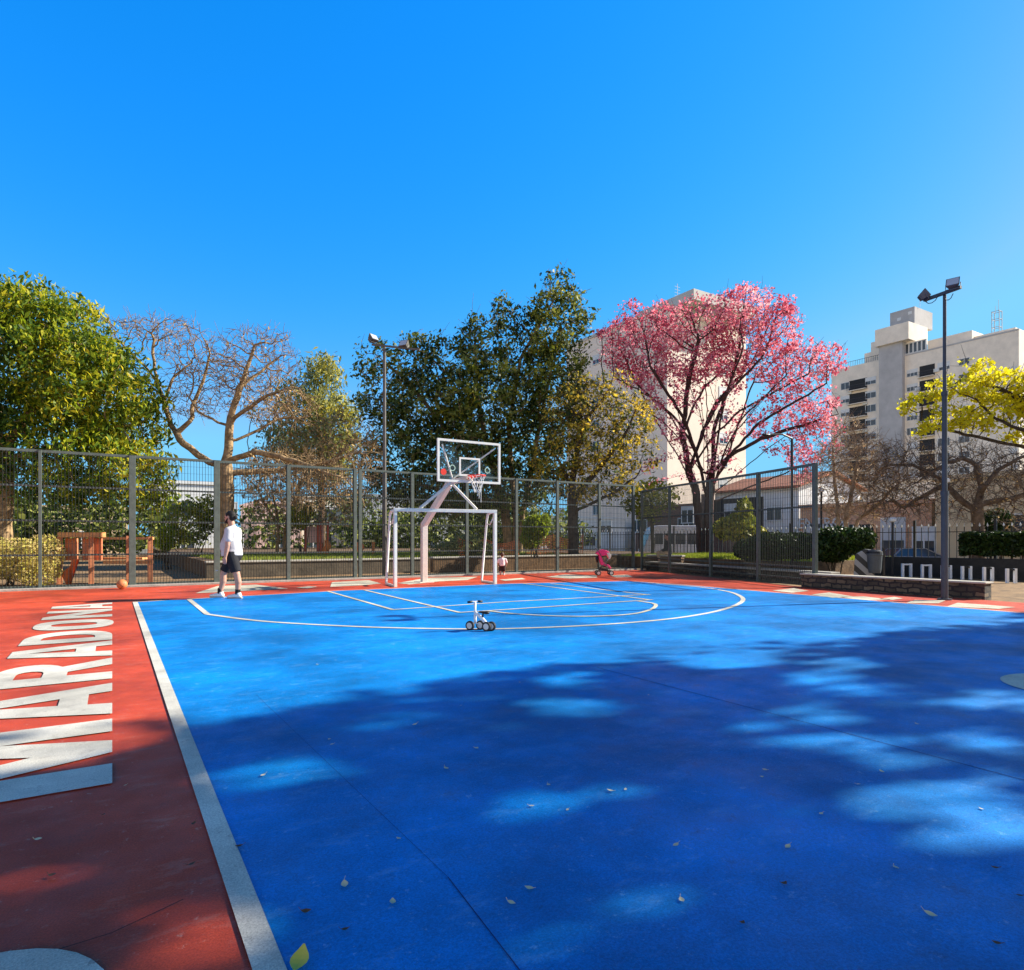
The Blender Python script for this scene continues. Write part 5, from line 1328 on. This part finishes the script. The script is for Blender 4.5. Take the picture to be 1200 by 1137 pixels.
shade_tree('tall leafy tree standing right of the view, nearest of the shade trees', 13.2, -3.0, [((13,-3.2,8.6),(4.0,3.6,3.6)), ((11.2,-1.6,7.4),(2.2,2.2,1.8)), ((15.0,-2.2,9.6),(2.6,2.6,2.2))], 101, L_mango, 30)
shade_tree('tall leafy tree standing right of the view, middle one of the shade trees', 20.0, -3.2, [((20,-3.0,8.8),(4.2,3.7,3.4)), ((18.0,-1.4,9.6),(2.4,2.2,2.0)), ((22.2,-1.8,7.6),(2.4,2.4,2.0))], 102, L_gry, 30)
shade_tree('tall leafy tree standing right of the view, farthest of the shade trees', 26.2, -3.4, [((26,-3.4,8.4),(4.2,3.4,3.4)), ((24.6,-1.9,9.4),(2.4,2.2,2.0)), ((28.4,-2.4,8.8),(2.6,2.6,2.2))], 103, L_mango, 30)
# ================================================================== buildings and vehicles
M_glassd = mat('window_glass', (.04,.055,.075), .12, .3, .4, spec=.6); M_frame = mat('white_window_frame', (.65,.65,.62), .6)
M_blind = mat('white_roller_blind', (.62,.62,.60), .7, .1, 3); M_darkin = mat('dark_recess', (.03,.03,.03), .9)
M_b2 = mat('grey_beige_render', (.78,.68,.55), .85, .12, .6, .1, space='World'); M_b2t = mat('grey_render', (.42,.40,.38), .9, .15, .4, .1, space='World')
M_b1 = mat('peach_render', (.84,.69,.55), .85, .08, .2, .1, space='World'); M_b1t = mat('pale_grey_render', (.55,.52,.46), .85, .12, .3, space='World')
M_railm = mat('balcony_rail', (.05,.045,.045), .5)
class Fac:
    """a facade: origin (world), direction along it, outward normal"""
    def __init__(s, root, o, e, n): s.root = root; s.o = Vector(o); s.e = Vector(e).normalized(); s.n = Vector(n).normalized()
    def at(s, a, z, out=0): return s.o + s.e*a + s.n*out + Vector((0, 0, z-s.o.z))
    def slab(s, g, a0, a1, z0, z1, o0, o1):
        p = [s.at(a0, z0, o0), s.at(a1, z0, o0), s.at(a1, z1, o0), s.at(a0, z1, o0)]
        return g.prism(p, s.n*(o1-o0))
    def window(s, a, z, w, h, blind=0.0, mull=1, fm=None, proud=.06, pane=None):
        g = MB(); t = .09
        s.slab(g, a-w/2, a+w/2, z, z+t, .003, proud+.04); s.slab(g, a-w/2, a+w/2, z+h-t, z+h, .003, proud)
        s.slab(g, a-w/2, a-w/2+t, z+t, z+h-t, .003, proud); s.slab(g, a+w/2-t, a+w/2, z+t, z+h-t, .003, proud)
        for k in range(mull):
            x = a-w/2+w*(k+1)/(mull+1); s.slab(g, x-.04, x+.04, z+t, z+h-t, .022, proud-.012)
        f = g.build('window', fm or M_frame, s.root)
        g = MB(); s.slab(g, a-w/2+t*.8, a+w/2-t*.8, z+t*.8, z+h-t*.8, .002, .018); g.build('pane', pane or M_glassd, f)
        if blind > 0:
            g = MB(); s.slab(g, a-w/2+t, a+w/2-t, z+h-t-(h-2*t)*blind, z+h-t, .024, .04); g.build('blind', M_blind, f)
        return f
    def balcony(s, a, z, w, h=1.05, dep=.9, m=None):
        g = MB(); s.slab(g, a-w/2, a+w/2, z-.14, z, .0, dep); b = g.build('balcony', m or M_b2, s.root)
        g = MB(); n = int(w/.22)
        for k in range(n+1):
            p = s.at(a-w/2+w*k/n, z, dep-.05); g.bar(p, p+Vector((0,0,h)), .035, .035)
        g.bar(s.at(a-w/2, z+h, dep-.05), s.at(a+w/2, z+h, dep-.05), .06, .06); g.bar(s.at(a-w/2, z+h*.5, dep-.05), s.at(a+w/2, z+h*.5, dep-.05), .04, .04)
        g.build('railing', M_railm, b)
        g = MB(); s.slab(g, a-w/2+.1, a+w/2-.1, z+.02, z+2.3, .003, .03); g.build('balcony_door', M_darkin, b)
# ---- right apartment block: facades along Y at X = XB
XB = 137.0
b2 = thing('apartment_building', 'stepped grey beige apartment block with stair tower behind the yellow blossom', 'building', (142, 75, -.65))
def ypx(px, X=XB): return onX(px, X).y
yr0, yr1 = ypx(1194), ypx(1057); yl1 = ypx(972)
g = MB(); g.span((XB, yr0, -.65), (XB+13, yr1, 38.6)); g.build('wall', M_b2, b2)
yt0, yt1 = ypx(1061, XB-1.0), ypx(1030, XB-1.0)
g = MB(); g.span((XB+.6, yr1+.003, -.65), (XB+12, yt1+.3, 39.2)); g.build('wall', M_b2, b2)
g = MB(); g.span((XB-1.0, yt0+.6, -.65), (XB+5, yt1, 41.5)); tw_ = g.build('stair_tower', M_b2t, b2)
g = MB(); g.span((XB-1.6, yt0-.9, 41.5), (XB+6, yt1+.5, 45.0)); g.build('tower_head', M_b2, tw_)
g = MB(); g.span((XB+1.2, ypx(1073, XB+1.2)+.2, 45.0), (XB+8.5, ypx(1043, XB+1.2), 48.6)); g.build('lift_house', M_b2t, tw_)
g = MB(); g.span((XB+.8, yt1+.31, -.65), (XB+13, yl1, 39.3)); g.build('wall', M_b2, b2)
yls = ypx(1020); 
g = MB(); g.span((XB+2.2, yt1+.35, 39.3), (XB+12, ypx(1014), 43.8)); g.span((XB+3.0, ypx(1014), 39.3), (XB+12, ypx(1004), 42.0)); g.build('roof_storey', M_b2, b2)
g = MB(); g.span((XB+2.6, ypx(1139, XB+2.6), 38.6), (XB+12, ypx(1087, XB+2.6), 41.3)); g.span((XB+3.6, ypx(1190, XB+3.6), 38.6), (XB+12, ypx(1142, XB+3.6), 40.2)); g.build('roof_storey', M_b2, b2)
g = MB()
for a, c in ((1194,1130),(1130,1057)): g.span((XB-.06, ypx(a), 38.55), (XB+.25, ypx(c), 38.85))
g.build('parapet', M_b2t, b2)
fr_ = Fac(b2, (XB,0,0), (0,1,0), (-1,0,0))
g = MB()
for k in range(6):
    a0 = ypx(1084)+(ypx(1059)-ypx(1084))*k/5; fr_.slab(g, a0-.12, a0+.12, 38.9, 41.2, -.6, -.35)
for z in (38.9, 41.0): fr_.slab(g, ypx(1084), ypx(1059), z, z+.2, -.6, -.34)
cg = g.build('glazed_terrace', M_frame, b2)
g = MB(); fr_.slab(g, ypx(1084)+.15, ypx(1059)-.15, 39.1, 41.0, -.58, -.5); g.build('pane', M_glassd, cg)
rng = random.Random(4)
def zpx(py, px, X=XB): return EYE+(HZ-py)/F*dX(px, X)
for k in range(12):
    z = zpx(543, 1068)-2.95*(k-1) if False else 36.0-1.9-2.95*k
    if z < 1: break
    fr_.window(ypx(1069), z, 2.1, 1.5, rng.choice([0,.5,.9,.4]), 2)
    fr_.window(ypx(1106), z, 2.2, 1.6, rng.choice([0,.6,1.0]), 1)
    fr_.window(ypx(1130), z+.2, 1.9, 1.3, rng.choice([0,.3]), 1)
    fr_.balcony(ypx(1086.5), z-.6, 3.0)
    if k: fr_.window(ypx(1188), z, 1.1, 1.1, .9, 0)
g = MB()
for a, c in ((1096,1112),(1140,1150),(1152,1166),(1168,1176)): fr_.slab(g, ypx(c), ypx(a), 39.1, 39.9, -2.9 if a > 1130 else -2.56, -2.5 if a < 1130 else -2.85)
fl_ = Fac(b2, (XB+.8,0,0), (0,1,0), (-1,0,0))
for k in range(12):
    z = 36.0-1.6-2.95*k
    if z < 1: break
    fl_.window(ypx(1018), z, 2.3, 1.6, rng.choice([0,.5,.2]), 1); fl_.window(ypx(988), z, 2.0, 1.6, rng.choice([0,.5]), 1); fl_.balcony(ypx(1003), z-.6, 4.2)
g = MB()
for k in range(26):
    p = fl_.at(ypx(1030)+(ypx(978)-ypx(1030))*k/25, 39.3, -.1); g.bar(p, p+Vector((0,0,1.1)), .05, .05)
g.bar(fl_.at(ypx(1030), 40.4, -.1), fl_.at(ypx(978), 40.4, -.1), .07, .07); g.build('roof_railing', M_railm, b2)
for k, (a, z) in enumerate(((994,33.2),(994,27.4),(1012,30.3),(1012,24.4),(1076,31.0),(1098,28.2),(1098,34.0),(1122,25.5))):
    f_ = fl_ if a < 1030 else fr_
    g = MB(); f_.slab(g, ypx(a)-.45, ypx(a)+.45, z, z+.65, .003, .4); g.build('air_conditioner', M_frame, b2)
# roof antenna
ax_, ay_ = XB+5, ypx(1171, XB+5)
g = MB()
for x, y in ((0,0),(1.2,0),(0,1.2),(1.2,1.2)): g.bar((ax_+x,ay_+y,40.0), (ax_+x,ay_+y,44.6), .10, .10)
for z in (41.5, 43.0, 44.5):
    for a, c in (((0,0),(1.2,0)),((1.2,0),(1.2,1.2)),((1.2,1.2),(0,1.2)),((0,1.2),(0,0))): g.bar((ax_+a[0],ay_+a[1],z), (ax_+c[0],ay_+c[1],z), .08, .08)
g.bar((ax_+.2,ay_+.2,44.5), (ax_+.2,ay_+.2,46.6), .05, .05); g.bar((ax_+1,ay_+1,44.5), (ax_+1,ay_+1,45.8), .05, .05)
g.build('antenna', mat('antenna_steel', (.3,.31,.33), .5), b2)
g = MB(); g.bar((XB+3,ypx(1078,XB+3),48.6), (XB+3,ypx(1078,XB+3),51), .05, .05); g.build('antenna', mat('antenna_steel', (.3,.31,.33)), b2)
for k, (a, z) in enumerate(((1050,46.5),(1063,47.2))):
    g = MB(); g.span((XB+1.12, ypx(a)-.35, z), (XB+1.19, ypx(a)+.35, z+.6)); g.build('vent', M_frame, b2)

# ---- pale tower block behind the pink tree
X1, Y1 = 55.3, 53.9
b1 = thing('apartment_building', 'tall peach coloured block with a roof penthouse behind the pink tree', 'building', (62,64,-.65))
xe = onY(874, Y1).x; yn = onX(664, X1).y
g = MB(); g.span((X1, Y1, -.65), (xe, yn, 28.6)); g.build('wall', M_b1, b1)
g = MB(); g.span((X1-.12, Y1-.12, 28.6), (xe+.1, yn, 29.0)); g.build('parapet', M_b1t, b1)
cp = P(813,338,0); dpx = dX(813, X1+1.6); pc_ = onX(813, X1+1.6); zp = EYE+(HZ-338)/F*dpx
g = MB(); g.span((X1+1.6, pc_.y, 29.0), (xe-1.5, pc_.y+9, zp)); g.build('penthouse', M_b1t, b1)
fa = Fac(b1, (0,Y1,0), (1,0,0), (0,-1,0)); fb = Fac(b1, (X1,0,0), (0,1,0), (-1,0,0))
for k in range(9):
    z = 26.0-2.9*k-1.2
    fa.window(X1+9.8, z, 1.6, 1.4, rng.choice([0,.5,.8]), 1)
    fb.window(Y1+13, z, 1.4, 1.3, rng.choice([0,.5]), 1)
    fb.window(Y1+21, z, 1.4, 1.3, rng.choice([0,.7]), 1)
g = MB(); fb.slab(g, Y1+.4, Y1+2.2, 3.6, 5.6, .003, .05); g.build('window', mat('grey_blue_shutter', (.30,.33,.36), .6), b1)
g = MB(); p = Vector((X1+8, Y1+6, 29)); g.bar(p, p+Vector((0,0,6)), .05, .05)
for k in range(5): g.bar(p+Vector((-.5,0,4+.4*k)), p+Vector((.5,0,4+.4*k)), .03, .03)
g.build('antenna', mat('antenna_steel', (.3,.31,.33)), b1)

# ---- low houses
def house(name, label, corner, e, n, L, D, H, m, roof=None, z0=-.65, wins=(), fm=None, roofm=None, pitch=.16):
    corner = Vector((corner[0], corner[1], 0)); e = Vector((*e, 0)).normalized(); n = Vector((*n, 0)).normalized()
    root = thing(name, label, 'house' if name != 'shop' else 'shop', (corner.x, corner.y, z0))
    pts = [corner, corner+e*L, corner+e*L-n*D, corner-n*D]
    g = MB(); g.prism([Vector((p.x,p.y,z0)) for p in pts], (0,0,H-z0)); g.build('wall', m, root)
    if roof == 'flat':
        o = .12; q = [corner-e*o+n*o, corner+e*(L+o)+n*o, corner+e*(L+o)-n*(D+o), corner-e*o-n*(D+o)]
        g = MB(); g.prism([Vector((p.x,p.y,H)) for p in q], (0,0,.25)); g.build('parapet', roofm or m, root)
    elif roof == 'gable':
        o = .4; a = corner-e*o+n*o; b = corner+e*(L+o)+n*o; c = corner+e*(L+o)-n*(D+o); d_ = corner-e*o-n*(D+o)
        r0 = (a+d_)/2; r1 = (b+c)/2; zz_ = Vector((0,0,H)); up = Vector((0,0,H+D*pitch)); t = Vector((0,0,.14))
        g = MB(); g.add([a+zz_, b+zz_, c+zz_, d_+zz_, r0+up, r1+up, a+zz_+t, b+zz_+t, c+zz_+t, d_+zz_+t, r0+up+t, r1+up+t],
            [(6,7,11,10),(8,9,10,11),(0,4,5,1),(2,5,4,3),(0,1,7,6),(2,3,9,8),(0,6,10,4),(4,10,9,3),(1,5,11,7),(5,2,8,11)]); g.build('roof', roofm, root)
        g = MB(); g.add([corner+zz_, corner-n*D+zz_, corner-n*D/2+up-Vector((0,0,.15)), corner+e*L+zz_, corner+e*L-n*D+zz_, corner+e*L-n*D/2+up-Vector((0,0,.15))], [(0,1,2),(3,4,5)]); g.build('gable', m, root)
    f = Fac(root, Vector((corner.x,corner.y,0)), e, n)
    for w_ in wins: f.window(*w_[:4], *(w_[4:] if len(w_) > 4 else ()), fm=fm)
    return root, f
def tilemat(name, c):
    m = mat(name, c, .8, .3, 3, .3)
    return m
M_tile = brickmat('red_clay_tiles', (.42,.13,.06), (.55,.2,.09), (.2,.06,.03), .22, .16, bump=.8)
M_brick = brickmat('orange_brick', (.70,.28,.12), (.80,.40,.18), (.6,.46,.34), .24, .07)
M_brk2 = brickmat('brown_brick', (.16,.07,.045), (.24,.11,.07), (.16,.12,.09), .24, .07)
M_ww = mat('white_render', (.70,.70,.68), .85, .12, .6, .1, space='World'); M_tanw = mat('tan_render', (.66,.50,.30), .85, .15, .5, .1, space='World')
M_grw = mat('grey_house_render', (.33,.34,.35), .85, .2, .5, .1, space='World'); M_pkw = mat('pink_render', (.62,.42,.36), .85, .12, .5, space='World'); M_crm = mat('cream_render', (.66,.60,.48), .85, .12, .5, space='World')
# street front on the right, facing -X
XS = 41.0
def yS(px, X=XS): return onX(px, X).y
rt_, f = house('shop', 'orange brick shop with white lettering behind the iron railing', (XS, yS(1092)), (0,1), (-1,0), yS(938)-yS(1092), 9, 3.4, M_brick, 'flat', wins=[(2.2,.2,1.5,2.4,.6,1),(9.5,-.4,2.2,2.2,.5,2)])
g = MB(); f.slab(g, 3.4, 5.0, -.6, 2.2, .003, .06); g.build('door', mat('dark_green_door', (.03,.04,.035), .6), rt_)
g = MB(); f.slab(g, 5.3, 8.2, -.6, 2.3, .003, .07); g.build('roller_shutter', M_blind, rt_)
def wall_text(body, size, f, a, z, m, parent, out=.05):
    cu = bpy.data.curves.new('lettering', 'FONT'); cu.body = body; cu.size = size; cu.extrude = .02; cu.offset = .012; cu.align_x = 'CENTER'
    tmp = bpy.data.objects.new('tmp', cu); COL.objects.link(tmp); bpy.context.view_layer.update()
    me = bpy.data.meshes.new_from_object(tmp.evaluated_get(bpy.context.evaluated_depsgraph_get())); bpy.data.objects.remove(tmp)
    me.materials.clear(); me.materials.append(m)
    x = -f.e; y = Vector((0,0,1)); zv = f.n
    M = Matrix((x, y, zv)).transposed().to_4x4(); M.translation = f.at(a, z, out)-worldloc(parent)
    me.transform(M); o = bpy.data.objects.new('lettering', me); COL.objects.link(o); o.parent = parent; return o
wall_text('CENTRO', 1.0, f, yS(956)-yS(1092), EYE+(HZ-619)/F*dX(956,XS), M_frame, rt_)
rt_, f = house('house', 'white house with red tile roof and balcony between the pink tree and the shop', (XS+1, yS(936, XS+1)), (0,1), (-1,0), yS(838, XS+1)-yS(936, XS+1), 8, 5.0, M_ww, 'gable', roofm=M_tile, wins=[(2.0,2.6,1.4,1.5,.3,1),(5.6,2.6,2.0,1.5,.4,2),(10.5,2.6,1.4,1.5,.2,1)])
f.balcony(5.6, 2.2, 5.5, m=M_ww)
g = MB(); f.slab(g, .3, 8.2, -.6, 1.75, .003, .05); g.build('garage_door', M_brk2, rt_)
g = MB(); f.slab(g, 7.6, 8.7, 1.9, 5.0, .052, .35); g.build('brick_pier', M_brk2, rt_)
rt_, f = house('house', 'dark fronted house with a white ground floor strip behind the pink tree trunk', (XS+3, yS(835, XS+3)), (0,1), (-1,0), yS(745, XS+3)-yS(835, XS+3), 8, 4.2, M_brk2, 'flat', wins=[(3,1.9,2.0,1.3,0,2),(9,1.9,2.2,1.3,0,2),(14,1.9,1.8,1.3,.4,1)])
rt_, f = house('house', 'tan house behind the bare tree at the right edge', (XS-1, yS(1240, XS-1)), (0,1), (-1,0), yS(1096, XS-1)-yS(1240, XS-1), 9, 4.6, M_tanw, 'flat', wins=[(2,.4,1.5,2.2,0,1),(6.2,.3,1.3,1.7,.5,1)])
rt_, f = house('house', 'beige upper house between the brick shop and the apartment block', (60, yS(1120, 60)), (0,1), (-1,0), yS(985, 60)-yS(1120, 60), 9, 6.4, M_crm, 'flat', wins=[(3,3.4,1.8,1.4,.5,1),(8,3.4,1.8,1.4,.0,1),(13,3.4,1.8,1.4,.8,1)])
# street front behind the terrace, facing -Y
YS = 60.0
def xS(px, Y=YS): return onY(px, Y).x
rt_, f = house('house', 'pale two storey house with grey windows far behind the left fence', (xS(180), YS), (1,0), (0,-1), xS(262)-xS(180), 9, 5.9, M_ww, 'flat', wins=[(2,3,1.8,1.5,0,1),(5.5,3,1.8,1.5,.4,1),(2,0,2.2,1.8,0,2),(6,-.3,1.8,2.1,0,1)])
rt_, f = house('house', 'small pink house far behind the bare tree', (xS(300), YS), (1,0), (0,-1), xS(352)-xS(300), 8, 4.4, M_pkw, 'flat', wins=[(2,.4,1.6,1.4,0,1),(5,.4,1.6,1.4,.5,1)])
rt_, f = house('house', 'cream house far behind the climbing tower', (xS(356), YS+1), (1,0), (0,-1), xS(418)-xS(356), 8, 5.2, M_crm, 'flat', wins=[(2,.4,1.8,1.5,0,1),(6,.4,1.8,1.5,.5,1),(2.5,3.0,1.6,1.4,.2,1),(7,3,1.6,1.4,0,1)])
rt_, f = house('house', 'grey house with pale windows far behind the basketball hoop', (xS(425), YS), (1,0), (0,-1), xS(560)-xS(425), 9, 5.4, M_grw, 'flat', wins=[(3+4*k,.3,2.0,1.7,.3*(k%3),1) for k in range(5)]+[(3+4*k,3,1.8,1.4,.4*(k%2),1) for k in range(5)])
rt_, f = house('house', 'white low house with dark gate far behind the orange netting', (xS(566), YS-2), (1,0), (0,-1), 18.5, 8, 3.6, M_ww, 'flat', wins=[(3,.4,2,1.5,0,2),(8,.2,2.4,1.8,.5,2),(13,.4,2,1.5,.2,1)])
rt_, f = house('house', 'brown house at the far left behind the dense tree', (xS(20), YS), (1,0), (0,-1), xS(150)-xS(20), 9, 3.6, M_tanw, 'flat', wins=[(4,.4,1.8,1.5,0,1),(10,.4,1.8,1.5,.5,1)])

# distant greenery that closes the view
def woods(name, label, rect, h, n, seed, m):
    rng = np.random.default_rng(seed); x0, y0, x1, y1 = rect
    k = 60; cx = rng.uniform(x0, x1, k); cy = rng.uniform(y0, y1, k); hh = h*rng.uniform(.55, 1.0, k)
    bl_ = [(np.array((cx[i], cy[i], hh[i]*.55)), 2.6, 2.6, hh[i]*.5) for i in range(k)]
    c = sample(bl_, n, rng, .6); V, Q = leaf_quads(c, .42, rng, .2, .5); o = quickmesh(name, V, Q, m); tag(o, label, 'woods', kind='stuff')
woods('far_trees', 'band of dark distant trees and bushes behind the park', (-60,48,40,56), 5.2, 30000, 91, L_ficus)
woods('far_trees', 'distant bushes added to darken the view beyond the left fence', (-45,33,-6,44), 5.0, 34000, 92, L_ficus)  # leaf band added to stand in for shade under the big left tree

# ---- vehicles
M_van = mat('white_car_paint', (.68,.69,.70), .3, .03, 2, spec=.5); M_car = mat('dark_car_paint', (.22,.23,.25), .25, .05, 2, spec=.5)
def car_wheel(root, x, y, r, wd, side):
    M = Matrix.Rotation(R(90), 3, 'X')
    g = MB(); g.lathe([(r*.62,-wd/2),(r*.96,-wd/2),(r,-wd*.3),(r,wd*.3),(r*.96,wd/2),(r*.62,wd/2)], (x,y,r), 20, M); t_ = g.build('wheel', M_tyre, root, world=False)
    g = MB(); g.lathe([(r*.1,-wd*.46),(r*.61,-wd*.40),(r*.61,wd*.40),(r*.1,wd*.46)], (x,y,r), 12, M); g.build('rim', mat('alloy', (.4,.4,.42), .35, metal=.8), t_, world=False)
# minibus parked beyond the railing (length along local x)
dv_ = 45.0; vl = P(752,HZ,dv_); vr = P(815,HZ,dv_); van = thing('minibus', 'white minibus with a row of dark windows parked beyond the pink tree trunk', 'minibus', ((vl.x+vr.x)/2,(vl.y+vr.y)/2,-.65), -YAW)
Lh = 1.95*1.02
g = MB(); prof = [(-Lh,.35),(-Lh-.02,.9),(-Lh+.10,1.35),(-Lh+.45,2.25),(-Lh+.65,2.72),(-Lh+1.0,2.85),(Lh-.12,2.85),(Lh,2.72),(Lh,.35)]
g.prism([(x,-.95,z) for x, z in prof], (0,1.9,0)); g.build('body', M_van, van, world=False, bevel=.08)
for k, (a, b) in enumerate(((-1.32,-.62),(-.52,.16),(.26,.94),(1.04,1.78))):
    for y in (-.958,.950):
        g = MB(); g.prism([(a,y,1.55),(b,y,1.55),(b,y,2.3),(a+(.18 if k == 0 else 0),y,2.3)], (0,.008,0)); g.build('window', M_glassd, van, world=False)
g = MB(); g.add([(-Lh+.115,-.85,1.38),(-Lh+.115,.85,1.38),(-Lh+.445,.85,2.22),(-Lh+.445,-.85,2.22)], [(0,1,2,3)]); 
for q_ in g.v: q_.x -= .02
g.build('windscreen', M_glassd, van, world=False)
for x in (-1.15,1.2):
    for y in (-.86,.86): car_wheel(van, x, y, .34, .22, 1)
# low dark car seen over the dark wall
dc = 37.0; cl_ = P(1038,HZ,dc); cr_ = P(1106,HZ,dc); car = thing('parked_car', 'low dark car with shiny roof parked behind the railing left of the floodlight pole', 'car', ((cl_.x+cr_.x)/2,(cl_.y+cr_.y)/2,-.65), -YAW)
g = MB(); prof = [(-2.1,.32),(-2.12,.62),(-2.02,.86),(-1.6,.95),(1.05,.92),(1.75,.80),(2.05,.62),(2.08,.32)]
g.prism([(x,-.86,z) for x, z in prof], (0,1.72,0)); g.build('body', M_car, car, world=False, bevel=.06)
g = MB(); lo = [(-1.75,-.80,.90),(1.15,-.80,.90),(1.15,.80,.90),(-1.75,.80,.90)]; hi = [(-1.15,-.62,1.36),(.25,-.62,1.36),(.25,.62,1.36),(-1.15,.62,1.36)]
g.add(lo+hi, [(3,2,1,0),(4,5,6,7),(0,1,5,4),(1,2,6,5),(2,3,7,6),(3,0,4,7)]); cab = g.build('cabin', M_glassd, car, world=False, bevel=.03)
g = MB(); g.prism([(-1.2,-.63,1.352),(.28,-.63,1.352),(.28,.63,1.352),(-1.2,.63,1.352)], (0,0,.03)); 
for x0, x1 in ((-1.75,-1.15),(1.15,.25)):
    for y0, y1 in ((-.80,-.62),(.80,.62)): g.bar((x0,y0*1.005,.90), (x1,y1*1.005,1.36), .06, .05)
for y in (-1,1): g.bar((-.45,.805*y,.90), (-.45,.63*y,1.36), .05, .05)
g.build('roof', M_car, car, world=False)
for x in (-1.35,1.35):
    for y in (-.80,.80): car_wheel(car, x, y, .32, .2, 1)
for y in (-.6,.6):
    g = MB(); g.box((2.06,y,.68), (.06,.32,.12)); g.build('headlight', mat('headlight_glass', (.6,.62,.65), .15), car, world=False)
# overhead cables across the right
